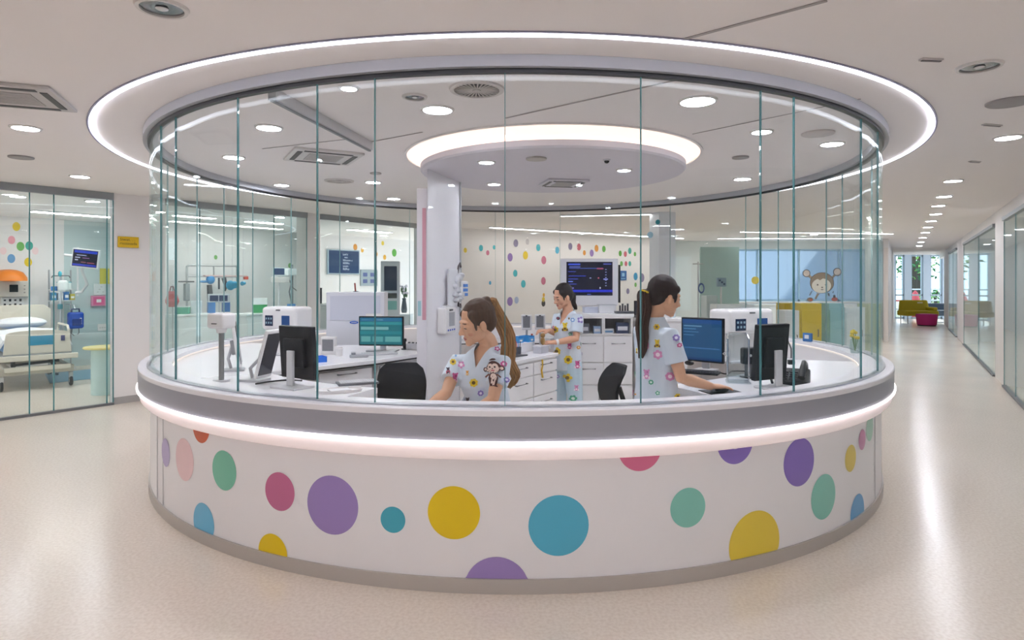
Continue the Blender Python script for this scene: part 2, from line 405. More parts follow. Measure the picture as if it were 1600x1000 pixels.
# pillar and column
PA, PB = atz(668, 238, CEIL), atz(719, 262, CEIL)
pd = Vector((PB.x-PA.x, PB.y-PA.y)).normalized(); pn = Vector((-pd.y, pd.x))
m = MB(); q0 = Vector((PA.x, PA.y)); q1 = Vector((PB.x, PB.y))
m.prism([tuple(q0), tuple(q1), tuple(q1+pn*.06), tuple(q0+q0.normalized()*.2)], 0, CEIL-.001)
pil = struct(m.build('wall_pillar', mat('#e6e5ea', .4)))
m = MB(); e = pn*.012
wallbox(m, q0-pd*.005-e, q1+pd*.01-e, CEIL-.13, CEIL-.004, .03, 1); m.build('pillar_cap', mat('#aaacb2', .4), pil)
m = MB(); wallbox(m, q1-pd*.02-e, q1+pd*.008-e, 0, CEIL-.13, .02, 1); m.build('pillar_edge', ALU, pil)
cc = at(1035, 300, 10.6); struct(MB().box((cc.x, cc.y, CEIL/2), (.31, .31, CEIL-.002), rotz(.3)).build('wall_column', mat('#dfe4ea', .5)))

sun = bpy.data.lights.new('sunlight', 'SUN'); sun.energy = 5.0; sun.angle = math.radians(4); sun.color = (1, .96, .9)
suno = bpy.data.objects.new('sunlight', sun); COL.objects.link(suno); suno.rotation_euler = Vector((.45, .8, .62)).to_track_quat('Z', 'Y').to_euler(); suno.location = (30, 50, 30)
# ================================================================ the round station
CX, CY = 0.03, 6.5; CC = (CX, CY)
def hit(px, R, rear=False):
    k = (px-800)/FPX; A = 1+k*k; B = -2*(k*CX+CY); C = CX*CX+CY*CY-R*R
    D = max(B*B-4*A*C, 0); Y = (-B+(1 if rear else -1)*math.sqrt(D))/(2*A); X = k*Y
    return math.atan2(X-CX, CY-Y), Y
def cp(phi, r, z=0.0): return Vector((CX+r*math.sin(phi), CY-r*math.cos(phi), z))

st = thing('reception_counter', 'large round white nurses counter with coloured dots and a glowing band', 'counter', (CX, CY, 0))
O = (CX, CY, 0)
def full(prof, name, mats, n=160, smooth=True, parent=st):
    return MB().sweep(prof, CC, 0, 2*PI, n, full=True).build(name, mats, parent, smooth, org=O)
RP = 3.25
full([(3.175, .07), (RP, .07), (RP, .70), (3.175, .70)], 'counter_wall', WHITE) if False else None
# front panel with its printed dots
pm = MB(); pm.sweep([(3.18, .075), (RP, .075), (RP, .70), (3.18, .70)], CC, 0, 2*PI, 160, full=True)
PC = {'or': '#d1633f', 'gt': '#78c2a9', 'mv': '#c46c96', 'pu': '#9d87c6', 'bt': '#45acc4', 'ye': '#e8c90f', 'tb': '#52b4d4', 'sb': '#66b9e0', 'pk': '#ecccd0', 'lv': '#b0a3d0',
      'pr': '#d9739a', 'vi': '#8a74c6', 'te': '#86cabd', 'yl': '#e8cf48', 'yp': '#e3cd62', 'pm': '#cf8fb8', 'pg': '#a8d5c5', 'bb': '#63a9dc'}
pk_ = list(PC)
for px, py, h, c in [(314, 666, 52, 'or'), (350, 735, 62, 'gt'), (437, 768, 60, 'mv'), (519, 789, 92, 'pu'), (614, 812, 41, 'bt'), (709, 801, 83, 'ye'), (873, 821, 95, 'tb'), (776, 921, 102, 'pu'),
                     (426, 864, 60, 'ye'), (318, 817, 62, 'sb'), (288, 718, 66, 'pk'), (259, 707, 44, 'lv'), (1000, 700, 72, 'pr'), (1149, 690, 70, 'vi'), (1249, 722, 75, 'vi'), (1075, 793, 62, 'te'),
                     (1180, 850, 104, 'yl'), (1287, 776, 70, 'te'), (1329, 716, 42, 'yp'), (1347, 687, 32, 'pm'), (1359, 668, 42, 'pg'), (1340, 802, 60, 'bb')]:
    phi, Y = hit(px, RP); z = EYE-(py-HZ)/FPX*Y; r = h/2*Y/FPX; N = 48; pts = []
    ring = lambda q: [cp(phi+math.cos(2*PI*i/N)*r*q/RP, RP+.0015, min(max(z+math.sin(2*PI*i/N)*r*q, .0755), .6995)) for i in range(N)]
    pm.loft([ring(1.0), ring(.66), ring(.33)], 1+pk_.index(c), cap=False); pm.add(ring(.33), [tuple(range(N))], 1+pk_.index(c))
for px in (246, 255, 1367, 1379):
    phi, Y = hit(px, RP); pm.add([cp(phi+d, RP+.001, zz) for d, zz in ((-.0025, .076), (.0025, .076), (.0025, .699), (-.0025, .699))], [(0, 1, 2, 3)], len(pk_)+1)
PANELM = mat('#efeff3', 0.28, mottle=0.01, scale=2)
pm.build('front_panel', [PANELM]+[mat(PC[k], 0.3) for k in pk_]+[GREY], st, True, org=O)
full([(3.17, 0), (RP+.012, 0), (RP+.012, .075), (3.17, .075)], 'kick_plate', mat('#bab5b0', .4, .1))
full([(3.14, .01), (3.175, .01), (3.175, .92), (3.14, .92)], 'inner_wall', mat('#ecebee', .4))
# lip: white top slab with a broad grey fascia
full([(3.10, .925), (3.3, .925), (3.335, .925), (3.335, .952), (3.33, .957), (3.10, .957)], 'countertop', mat('#eeeef4', .25))
full([(3.2, .80), (3.333, .80), (3.333, .924), (3.2, .924)], 'fascia', mat('#a0a2ad', .42, .05))
# light cove: curved white diffuser lit by a strip tucked under the fascia
prof = [(3.2, .798)]
for i in range(9):
    a = PI/2*i/8; prof.append((3.245+.075*math.cos(a)**.8, .765-.075*math.sin(a)))
prof += [(3.2, .69)]
cm = bpy.data.materials.new('lit_diffuser'); cm.use_nodes = True
b = cm.node_tree.nodes['Principled BSDF']; b.inputs['Base Color'].default_value = hexc('#fff3f4'); b.inputs['Roughness'].default_value = .6
b.inputs['Emission Color'].default_value = hexc('#fff0f2'); b.inputs['Emission Strength'].default_value = .2
full([(3.2, .69), (3.27, .69), (3.3, .70), (3.318, .72), (3.325, .745), (3.325, .77), (3.318, .798), (3.2, .798)], 'light_diffuser', cm)
full([(3.327, .787), (3.345, .787), (3.345, .7995), (3.327, .7995)], 'led_strip', mat('#fff6f6', .5, emit=2.2))
full([(3.09, .912), (3.1385, .912), (3.1385, .924), (3.09, .924)], 'inner_led_strip', mat('#fff2ea', .5, emit=.8))
full([(3.226, .957), (3.274, .957), (3.274, .964), (3.226, .964)], 'glass_channel', mat('#b7bcc4', .3, .6))

# glass drum
GT = 2.69
ge = thing('glass_enclosure', 'tall drum of curved glass panels standing on the round counter', 'glass screen', (CX, CY, .957))
joints = sorted([hit(p_, 3.25)[0] for p_ in (252, 275, 372, 496, 586, 789, 1001, 1188, 1240, 1345, 1371)] +
                [hit(p_, 3.25, True)[0] for p_ in (262, 308, 350, 395, 455, 531, 640, 774, 875, 1047, 1165, 1216, 1291, 1316, 1362)])
GO = (CX, CY, .957)
for i, a in enumerate(joints):
    b_ = joints[(i+1) % len(joints)]; b_ = b_ if b_ > a else b_+2*PI
    g = .0012; n = max(3, int((b_-a)/.05))
    MB().sweep([(3.244, .964), (3.256, .964), (3.256, GT), (3.244, GT)], CC, a+g, b_-g, n).build('glass_panel', GL, ge, True, org=GO)
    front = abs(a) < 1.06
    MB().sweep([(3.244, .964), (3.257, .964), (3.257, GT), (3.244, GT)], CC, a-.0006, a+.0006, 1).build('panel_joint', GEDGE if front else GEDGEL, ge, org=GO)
for prof, nm, mt in [([(3.2, GT), (3.30, GT), (3.30, CEIL-.001), (3.2, CEIL-.001)], 'header_rail', mat('#b3b7bf', .4, .05)),
                     ([(3.235, GT-.022), (3.268, GT-.022), (3.268, GT), (3.235, GT)], 'header_gasket', mat('#2b2e33', .4)),
                     ]:
    MB().sweep(prof, CC, 0, 2*PI, 160, full=True).build(nm, mt, ge, True, org=GO)

# ring light in the ceiling
RC = (0.0, 6.56)
rl = thing('ring_light', 'thin glowing white ring set in the ceiling around the glass drum', 'ceiling light', (RC[0], RC[1], CEIL))
MB().sweep([(3.612, CEIL-.001), (3.613, CEIL-.010), (3.618, CEIL-.014), (3.634, CEIL-.014), (3.639, CEIL-.010), (3.640, CEIL-.001)], RC, 0, 2*PI, 200, full=True).build('light_strip', mat('#f3f2ff', .5, emit=7.0), rl, True, org=(RC[0], RC[1], CEIL))
MB().sweep([(3.648, CEIL-.008), (3.66, CEIL-.008), (3.66, CEIL-.001), (3.648, CEIL-.001)], RC, 0, 2*PI, 200, full=True).build('ring_trim', mat('#8f8fa6', .4), rl, True, org=(RC[0], RC[1], CEIL))

# hanging disc with a glowing cove
DC = (.37, 5.93)
dt = thing('ceiling_canopy', 'round hanging ceiling disc with a glowing warm cove above its rim', 'ceiling canopy', (DC[0], DC[1], CEIL))
DO = (DC[0], DC[1], CEIL)
MB().lathe([(1.2, 2.6), (1.215, 2.615), (1.215, 2.66), (1.1, 2.67)], (DC[0], DC[1], 0), 128).build('disc', mat('#dad7e0', .7), dt, True, org=DO)
MB().sweep([(1.16, 2.672), (1.2, 2.678), (1.26, 2.70), (1.31, 2.73), (1.335, CEIL-.002), (1.16, CEIL-.002)], DC, 0, 2*PI, 128, full=True).build('cove_light', mat('#ffe6d8', .5, emit=1.02), dt, True, org=DO)
MB().sweep([(1.337, CEIL-.012), (1.36, CEIL-.012), (1.36, CEIL-.001), (1.337, CEIL-.001)], DC, 0, 2*PI, 128, full=True).build('cove_trim', WHITE, dt, True, org=DO)

# ================================================================ ceiling fittings
_dl = {}
def downlight(p, r, label, lit=True, sq=None):
    key = (round(r, 3), lit)
    if key not in _dl:
        t = thing('recessed_downlight', label, 'ceiling light', p, 0, 'recessed downlights')
        MB().sweep([(r, -.012), (r+.014, -.012), (r+.02, -.001), (r, -.001)], (0, 0), 0, 2*PI, 32, full=True).build('trim_ring', mat('#d9d7d6', .4), t, True)
        if lit: MB().cyl((0, 0, -.009), r, .006, 32).build('lens', LAMP, t)
        else:
            MB().lathe([(r, -.003), (r*.7, -.006), (r*.35, -.004), (.002, -.004)], n=32, cap=False).build('reflector', mat('#8b9096', .15, .9), t, True)
            MB().ell((0, 0, -.008), (r*.3, r*.3, .006)).build('bulb', mat('#d7dade', .1), t, True)
        _dl[key] = t
        return t
    return dup(_dl[key], p, 0, label)
def cz(px, py, z=CEIL): return atz(px, py, z)
DL = [(40, 199, .085, 'lit downlight above the patient room front, near the wide air cassette'), (125, 275, .085, 'lit downlight just outside the glass wall of the patient room'),
      (28, 306.5, .085, 'lit downlight inside the patient room above the bed'), (145, 314, .085, 'lit downlight inside the patient room above the monitor arm'),
      (1575, 214, .085, 'lit downlight where the corridor begins, beyond the grey ceiling disc'), (1489, 282, .085, 'first lit downlight of the row leading down the corridor'),
      (1475, 306.5, .085, 'second lit downlight of the corridor row'), (1466, 321, .085, 'third lit downlight of the corridor row'), (1462, 334, .085, 'fourth lit downlight of the corridor row'),
      (1455, 345, .085, 'fifth lit downlight of the corridor row'), (1450, 354.5, .085, 'sixth lit downlight of the corridor row'), (1446, 363, .085, 'seventh lit downlight of the corridor row'),
      (1442, 371, .085, 'eighth lit downlight of the corridor row'), (1439, 378, .085, 'ninth lit downlight of the corridor row'), (1436, 384, .085, 'last lit downlight of the corridor row, by the end windows'),
      (420, 198.5, .085, 'lit downlight inside the drum beside the sloping ceiling track'), (365, 245, .085, 'lit downlight inside the drum near its header, by the square air cassette'),
      (683.5, 170.5, .095, 'large lit downlight between the round grille and the glowing cove'), (1090, 157, .105, 'large lit downlight above the woman at the blue screen'),
      (1190, 205, .07, 'small lit downlight inside the drum, behind the largest one'), (1300, 224, .085, 'lit downlight inside the drum beside the flush grey ceiling ring'),
      (1160, 279, .085, 'lit downlight in the rear of the drum past the canopy'), (615, 310, .085, 'lit downlight behind the pillar, above the room with the blue wall screen'),
      (440, 288.5, .08, 'lit downlight beside the far round grille, on its outer side'), (583, 284, .08, 'lit downlight beside the far round grille, nearer the pillar'),
      (1045, 275, .06, 'small lit downlight at the pointed tip of the glowing cove'), (1272, 366, .085, 'lit downlight in the rear ceiling over the wide window'),
      (437, 339, .085, 'lit downlight in the rear ceiling over the equipment room'), (545, 136.5, .045, 'small lit spotlight near the top of the sloping ceiling track'),
      (330, 356, .085, 'lit downlight inside the equipment room'), (600, 368, .085, 'lit downlight inside the room with the blue wall screen')]
for px, py, r, lb in DL: downlight(cz(px, py), r, lb)
for px, py, r, lb in [(760, 252.5, .06, 'small lit downlight in the canopy disc, close to the pillar'), (772, 287, .06, 'lit downlight at the far edge of the canopy disc'), (975, 265, .055, 'small lit downlight in the canopy disc opposite the pillar')]:
    downlight(cz(px, py, 2.6), r, lb)
for px, py, r, lb in [(253, 11, .085, 'unlit recessed downlight nearest the camera, at the top edge'), (1530, 103, .09, 'unlit recessed downlight with a glass lens beside the slim slot vent'), (648, 150.5, .06, 'unlit pale blue recessed downlight beside the round grille')]:
    downlight(cz(px, py), r, lb, False)
# flush discs
def flush(px, py, r, label, col='#9c9a9c', z=CEIL):
    p = cz(px, py, z); t = tag(MB().lathe([(r*.96, -.014), (r, -.01), (r, -.001)], n=40).build('ceiling_speaker', mat(col, .6), None, True, loc=p), label, 'ceiling speaker')
    return t
flush(33, 245, .10, 'flush grey round ceiling speaker over the patient room front')
flush(1578, 158.5, .13, 'wide flush grey round ceiling speaker at the corridor side')
flush(838, 247, .085, 'flush beige round speaker in the canopy disc', '#b7b3ae', 2.6)
flush(1157, 245, .075, 'small flush round ceiling speaker past the canopy tip', '#a5a2a2')
flush(1278, 207.5, .12, 'pale flush round ceiling plate near the drum header', '#c9c5c4')
flush(587, 270, .06, 'small flush pale speaker near the far round grille', '#bdb9b8')
flush(990, 288, .08, 'faint flush round speaker behind the canopy', '#c6c2c2')
# round swirl grilles
def swirl(px, py, r, label):
    p = cz(px, py); t = thing('ceiling_grille', label, 'air vent', p, 0, 'round swirl grilles')
    MB().cyl((0, 0, -.006), r*.93, .005, 40).build('plenum', mat('#3c3d40', .6), t)
    MB().sweep([(r*.9, -.014), (r*1.08, -.012), (r*1.1, -.001), (r*.9, -.001)], (0, 0), 0, 2*PI, 48, full=True).build('rim', mat('#d4d0ce', .5), t, True)
    m = MB()
    for i in range(30):
        a = 2*PI*i/30; M = rotz(a) @ Matrix.Rotation(.35, 3, 'X'); m.box(rotz(a) @ V(r*.55, 0, -.011), (r*.76, r*.05, .004), rotz(a))
    m.build('vane', mat('#cfcac7', .5), t)
    MB().cyl((0, 0, -.016), r*.16, .008, 24).build('hub', mat('#cfcac7', .5), t)
swirl(745, 138.5, .15, 'large round slatted air grille in front of the canopy')
swirl(530, 282, .15, 'round slatted air grille in the far ceiling beside two lit downlights')
# square cassettes
def cassette(px, py, w, rz, label, col='#d6d4d3', z=CEIL):
    p = cz(px, py, z); t = thing('air_cassette', label, 'air conditioner', p, rz)
    MB().box((0, 0, -.012), (w, w, .022)).build('casing', mat(col, .5), t, bevel=.006)
    m = MB()
    for k in range(4):
        M = rotz(k*PI/2); m.box(M @ V(0, w*.4, -.024), (w*.7, w*.07, .006), M)
    m.build('louvre', mat('#4a4b4e', .5), t)
    m = MB().box((0, 0, -.026), (w*.5, w*.5, .006)); 
    for k in range(9): m.box((0, -w*.2+w*.05*k, -.03), (w*.46, .006, .004))
    m.build('intake_grille', mat('#b9b8b8', .5), t)
cassette(18, 147, .55, .35, 'square air cassette in the ceiling over the patient room corner', '#c5c3c3')
cassette(505, 243, .6, .5, 'square air cassette inside the drum under the sloping track')
cassette(880, 284.5, .42, .2, 'small square air cassette in the canopy disc', '#d0cfd6', 2.6)
# slim slot vents
def slot(px, py, L, rz, label, col='#6d6c70'):
    p = cz(px, py); t = thing('slot_vent', label, 'air vent', p, rz)
    MB().box((0, 0, -.005), (L, .035, .009)).build('frame', mat('#c9c6c6', .5), t, bevel=.002)
    MB().box((0, 0, -.0115), (L*.92, .014, .005)).build('slot', mat(col, .5), t)
slot(1455, 92, .115, .1, 'slim dark slot vent in the ceiling beside the unlit lens')
slot(1550, 194.5, .16, .25, 'slim grey slot vent before the corridor downlight', '#9b999b')
slot(1523, 252, .12, .25, 'tiny slot vent above the start of the corridor', '#9b999b')
slot(930, 240.5, .16, .2, 'small dark slot vent near the canopy rim')
bpy.data.objects[-1] if False else None
# sloping track (glass fin header) under the ceiling
a, b_ = cz(425, 138), cz(578, 222); d = (b_-a); L = d.length; M = rotz(math.atan2(d.y, d.x))
t = thing('ceiling_track', 'long grey sliding track fixed under the ceiling inside the drum', 'ceiling track', (a+b_)/2)
MB().box(V(0, 0, -.035), (L, .05, .068), M).build('rail', mat('#c4c7cc', .4, .3), t)
MB().box(V(0, 0, -.074), (L, .02, .01), M).build('channel', mat('#7f8388', .4), t)
# ceiling joints
for (x0, y0, x1, y1, w_) in [(1070, 60, 1292, 0, .02), (790, 184, 1082, 119, .014), (1082, 209, 1345, 154, .006), (575, 222, 660, 206, .01), (410, 232, 560, 215, .008)]:
    a, b_ = cz(x0, y0), cz(x1, y1); d = b_-a
    struct(MB().box((a+b_)/2+V(0, 0, -.003), (d.length, w_, .004), rotz(math.atan2(d.y, d.x))).build('trim_2', mat('#a9a5a6', .6)))
# small dome camera and detector in the canopy
p = cz(948, 249, 2.6); t = thing('dome_camera', 'tiny dark dome camera hanging under the canopy disc', 'camera', p)
MB().cyl((0, 0, -.012), .03, .012, 20).build('mount', LGREY, t); MB().ell((0, 0, -.014), (.022, .022, .02)).build('dome', BLACKG, t, True)
for i, (x, y) in enumerate([(-3.2, 1.9), (0, 1.5), (3.2, 1.9), (-5.2, 4.6), (-1.6, -.8), (1.6, -.8), (-4.6, -.6), (4.6, -.6)]):  # lamps out of view, added to light the counter front
    downlight((x, y, CEIL), .085, 'added unseen downlight in the hall ceiling in front of the counter, %s' % ['patient room side', 'straight ahead', 'corridor side', 'by the glass wall', 'second row, patient room side', 'second row, corridor side', 'second row, outermost', 'second row, corridor end'][i])

for i, x in enumerate((-7.4, -5.2, -3.0, -.9, 1.2, 3.3, 5.4)):  # added unseen row; the lit wall softly brightens counter and ceiling
    downlight((x, -2.7, CEIL), .085, 'added unseen downlight washing the white front wall, %s' % ['at its patient room end', 'second from that end', 'third from that end', 'at its middle', 'just past its middle', 'second from the corridor end', 'at its corridor end'][i])
# ================================================================ desks inside the ring
DZ = .9; LZ = .74
TOPM = mat('#f2f2f5', .22)
def desk_arc(label, a0, a1, r0, z, legs, name='curved_desk'):
    mid = cp((a0+a1)/2, (r0+3.13)/2); t = thing(name, label, 'desk', mid); n = max(6, int((a1-a0)/.05))
    MB().sweep([(r0, z-.035), (3.13, z-.035), (3.13, z), (r0, z)], CC, a0, a1, n).build('worktop', TOPM, t, True, org=mid)
    MB().sweep([(r0+.004, z-.05), (r0+.02, z-.05), (r0+.02, z-.0355), (r0+.004, z-.0355)], CC, a0+.005, a1-.005, n).build('edge_strip', BLACK, t, True, org=mid)
    for a in legs:
        M = rotz(a); MB().box(cp(a, (r0+3.1)/2, (z-.037)/2), (.03, 3.05-r0, z-.037), M).build('side_panel', WHITE, t, org=mid)
    return t
R1 = math.radians
desk_arc('high curved white desk under the black monitor by the pole printer', R1(-50), R1(-21.5), 2.5, DZ, (R1(-49), R1(-22)))
desk_arc('low curved white ledge in front of the seated woman', R1(-21), R1(24), 2.86, LZ, (R1(-20.5), R1(23.5)))
desk_arc('high curved white desk with the mouse pad and the blue screen', R1(24.6), R1(72), 2.42, DZ, (R1(25), R1(48), R1(71)))
desk_arc('low curved white desk running along the far inner wall on the corridor side', R1(72.5), R1(128), 2.62, LZ, (R1(73), R1(100), R1(127)))
desk_arc('low curved white desk at the rear of the ring behind the canopy', R1(130), R1(205), 2.75, LZ, (R1(131), R1(165), R1(204)))

# left island worktop with drawer units beneath its curved front edge
def cabinet(name, label, a, b_, depth, z0, z1, cols, rows, side=1, niche=None, extra_top=None, ztop=None, topm=None):
    """a->b front edge (left to right seen from the front), depth to the back."""
    a = Vector((a[0], a[1])); b_ = Vector((b_[0], b_[1])); d = (b_-a).normalized(); L = (b_-a).length; n = Vector((-d.y, d.x))*side
    c = (a+b_)/2+n*depth/2; org = Vector((c.x, c.y, 0)); t = thing(name, label, 'cabinet', org, math.atan2(d.y, d.x))
    # local: x along the front, y towards the back
    nh = max([rr[0][0] for rr in rows if rr[0][1] == 'niche'] or [0]) if isinstance(rows[0], list) else 0
    MB().box((0, 0, (z0+z1-nh)/2), (L, depth, z1-nh-z0)).build('body', WHITE, t, bevel=.004)
    if nh:
        m = MB(); [m.box((x_, 0, z1-nh/2), (.02, depth, nh-.001)) for x_ in (-L/2+.01, 0, L/2-.01)]; m.build('niche_divider', WHITE, t); MB().box((0, depth/2-.01, z1-nh/2), (L-.045, .018, nh-.001)).build('niche_back', mat('#a5a7b0', .6), t)
    if z0 > .02: MB().box((0, .02, z0/2), (L-.04, depth-.06, z0-.001)).build('plinth', mat('#2b2c30', .5), t)
    if ztop: MB().box((0, -.01, ztop-.0175), (L+.03, depth+.03, .035)).build('worktop', topm or TOPM, t, bevel=.004)
    w = L/cols
    for ci in range(cols):
        x = -L/2+w*(ci+.5); rr = rows[ci] if isinstance(rows[0], list) else rows
        zz = z1-.012
        for (h, kind) in rr:
            zc = zz-h/2
            if kind in ('drawer', 'door'):
                f = MB().box((x, -depth/2-.0095, zc), (w-.012, .018, h-.012)).build(kind, mat('#eeedf0', .3), t, bevel=.003)
                if kind == 'drawer':
                    m = MB(); hz_ = zc+h*.22; hw = min(w*.22, .09)
                    m.tube([(x-hw, -depth/2-.019, hz_), (x-hw, -depth/2-.04, hz_), (x+hw, -depth/2-.04, hz_), (x+hw, -depth/2-.019, hz_)], .006, 8)
                    m.build('handle', mat('#7b7d83', .35, .5), f, True)
                else:
                    m = MB(); hx = x+(w/2-.05)*(1 if ci == 0 else -1)
                    m.tube([(hx, -depth/2-.019, zc+.07), (hx, -depth/2-.04, zc+.07), (hx, -depth/2-.04, zc-.07), (hx, -depth/2-.019, zc-.07)], .006, 8)
                    m.build('handle', mat('#7b7d83', .35, .5), f, True)
            elif kind == 'niche':
                m = MB(); y = -depth/2-.012; zc = z1-h/2
                for zz_ in (zc-h/2+.007, zc+h/2-.007): m.box((x, y, zz_), (w-.006, .022, .014))
                for xx in (x-w/2+.01, x+w/2-.01): m.box((xx, y, zc), (.014, .022, h-.03))
                m.build('niche_frame', WHITE, t)
            zz -= h
    return t
isl = [cp(R1(-a), 3.125) for a in (50.5, 58, 66, 74, 82, 90, 98, 104)]
poly = [(p.x, p.y) for p in isl]+[(-2.3, 7.0), (-1.45, 6.98), (-.86, 6.24), (-1.2, 5.70), (-1.6, 5.24), (cp(R1(-50.5), 2.5).x, cp(R1(-50.5), 2.5).y)]
it = thing('island_desk', 'curved white island worktop carrying the teal screen', 'desk', (-1.9, 6.0, 0))
io = (-1.9, 6.0, 0)
MB().prism(poly, DZ-.035, DZ).build('worktop', TOPM, it, org=io, bevel=.004)
MB().prism([(x*.985-.03, y*.985+.095) for x, y in poly[8:]]+[(-2.3, 5.9)], DZ-.05, DZ-.0355).build('edge_strip', BLACK, it, org=io)
for (x, y) in ((-2.5, 5.4), (-2.7, 6.6), (-1.9, 6.7)): MB().cyl((x, y, 0), .03, DZ-.036).build('leg', ALU, it, True, org=io)
dr3 = [(.13, 'drawer'), (.2, 'drawer'), (.2, 'drawer'), (.23, 'drawer')]
cabinet('drawer_cabinet', 'white drawer unit under the island desk, nearer the black monitor', (-1.64, 5.34), (-1.27, 5.73), .3, .08, DZ-.055, 1, dr3)
cabinet('drawer_cabinet', 'white drawer unit under the teal screen', (-1.22, 5.78), (-.90, 6.26), .3, .08, DZ-.055, 1, dr3)
cabinet('drawer_cabinet', 'wide white drawer unit under the worktop with the blue bins', (-.06, 5.5), (.43, 6.24), .5, .08, .864, 2, [(.12, 'drawer'), (.2, 'drawer'), (.22, 'drawer'), (.22, 'drawer')], ztop=DZ)
tall = cabinet('tall_cabinet', 'tall white cabinet with open niches in front of the wall monitor', (.70, 7.15), (1.36, 7.15), .45, .1, 1.20, 2,
               [[(.2, 'niche'), (.3, 'drawer'), (.25, 'drawer'), (.33, 'door')], [(.2, 'niche'), (.3, 'drawer'), (.25, 'drawer'), (.33, 'door')]], ztop=1.235)
cabinet('side_cabinet', 'plain white cupboard beside the tall niche cabinet', (1.42, 7.15), (1.98, 7.15), .45, .1, 1.15, 1, [(.5, 'door'), (.5, 'door')], ztop=1.185)

# ================================================================ monitors
SCR_BLUE = [(mat('#2f6ea5', .25, emit=.35), None)]
def monitor(label, base, ang, w, h, zc, scr, tilt=0.0, stand=True, name='computer_monitor', bezel=.014, casing=None, graphics=(), roll=0.0, depth=.03, stand_m=None, back_style=False, footw=.24):
    """base on desk, ang: direction the screen faces (radians, 0 = towards camera -Y)."""
    casing = casing or BLACK
    t = thing(name, label, 'monitor', base, ang)
    M = Matrix.Rotation(tilt, 3, 'X') @ Matrix.Rotation(roll, 3, 'Y'); c = V(0, 0, zc)
    f = lambda x, y, z: M @ V(x, y, z)+c
    MB().box(c, (w, depth, h), M).build('casing', casing, t, bevel=.006)
    MB().box(f(0, depth/2+.012, 0), (w*.6, .028, h*.55), M).build('back_housing', casing, t, bevel=.008)
    m = MB(); q = [f(x, -depth/2-.0012, z) for x, z in ((-w/2+bezel, -h/2+bezel), (w/2-bezel, -h/2+bezel), (w/2-bezel, h/2-bezel), (-w/2+bezel, h/2-bezel))]
    m.add(q, [(0, 1, 2, 3)], 0); mats = [scr]
    for (x0, z0, x1, z1, col) in graphics:   # fractions of the screen
        mats.append(col); W, H = w-2*bezel, h-2*bezel
        m.add([f(-W/2+W*x, -depth/2-.0022, -H/2+H*z) for x, z in ((x0, z0), (x1, z0), (x1, z1), (x0, z1))], [(0, 1, 2, 3)], len(mats)-1)
    m.build('screen', mats, t)
    if stand:
        sm = stand_m or casing
        m = MB(); m.box((0, depth/2+.045, (zc+.02)/2+.006), (.06, .02, zc+.0)); m.build('stand', sm, t, bevel=.004)
        MB().box((0, depth/2+.03, .006), (footw, .17, .012)).build('foot', sm, t, bevel=.004)
    return t
E = lambda h, e=.42: mat(h, .4, emit=e)
g_teal = [(0, .86, 1, 1, E('#2a86b5')), (0, .74, 1, .84, E('#38b0b8')), (.02, .55, .68, .66, E('#8fd5d6')), (.0, .38, 1, .5, E('#2aa0aa')), (.03, .1, .25, .3, E('#74c9c9')), (.3, .1, .55, .3, E('#66c2c4')), (.6, .1, .97, .3, E('#74c9c9')), (.04, .9, .3, .95, E('#8fd0e6')), (.4, .9, .55, .95, E('#8fd0e6'))]
g_blue = [(0, .9, 1, 1, E('#2c62a8')), (.03, .82, .5, .85, E('#7fb4dc')), (.03, .75, .35, .78, E('#5f9ccd')), (.03, .68, .42, .7, E('#5f9ccd')), (.03, .6, .3, .62, E('#5f9ccd')), (.05, .28, .95, .31, E('#4a86c4')), (0, 0, 1, .06, E('#1d4a86'))]
p = at(596, 550, 6.35)
monitor('monitor with a teal screen on the island desk', (p.x, p.y, DZ), R1(-6), .46, .295, .205, E('#23929e', .36), graphics=g_teal, footw=.3, stand_m=STEEL)
p = at(1098, 570, 4.95)
monitor('monitor with a blue screen facing the woman with the mouse', (p.x, p.y, DZ), R1(-42), .35, .345, .245, E('#2f6fa8', .3), roll=R1(0), graphics=g_blue, stand_m=LGREY, footw=.16)
p = at(466, 603, 4.22)
monitor('black monitor seen from behind, beside the white tablets', (p.x, p.y, DZ), R1(148), .33, .35, .23, E('#3a6fa0', .3), tilt=R1(-4), stand_m=mat('#dadbdf', .35), depth=.035)
p = at(1204, 605, 4.2)
monitor('black monitor seen from behind, beside the desk phone', (p.x, p.y, DZ), R1(-152), .30, .37, .235, E('#3a6fa0', .3), tilt=R1(-5), stand_m=mat('#dadbdf', .35), depth=.035)
# keyboards, mouse, pad
def keyboard(label, p, rz, w=.40, col=None):
    t = thing('keyboard', label, 'keyboard', p, rz); MB().box((0, 0, .008), (w, .14, .016)).build('base', col or BLACK, t, bevel=.004)
    m = MB()
    for r in range(5):
        for k in range(15): m.box((-w*.45+w*.9*(k+.5)/15, -.05+.024*r, .0185), (w*.9/15*.84, .019, .005))
    m.build('keys', mat('#25262e', .45) if not col else mat('#c7c8cc', .5), t); return t
p = atz(1086, 583, DZ); keyboard('black keyboard below the blue screen', (p.x+.0, p.y, DZ), R1(-28), .36)
p = atz(505, 602, DZ); keyboard('grey keyboard in front of the black monitor by the tablets', (-1.06, 4.34, DZ), R1(24), .27, mat('#6c6e74', .4))
mp = atz(1129, 613, DZ)
tag(MB().box((0, 0, .002), (.23, .19, .004)).build('mouse_pad', mat('#1d1e28', .6), bevel=.001, loc=(mp.x, mp.y, DZ)), 'dark mouse pad beneath the woman\'s hand', 'mouse pad').rotation_euler.z = R1(14)
t = thing('computer_mouse', 'black mouse held under the woman\'s hand', 'mouse', (mp.x-.004, mp.y+.002, DZ+.004), R1(-74))
MB().ell((0, 0, .014), (.029, .048, .0175)).build('shell', BLACK, t, True); MB().cyl((0, .028, .024), .006, .008, 12).build('wheel', DGREY, t)
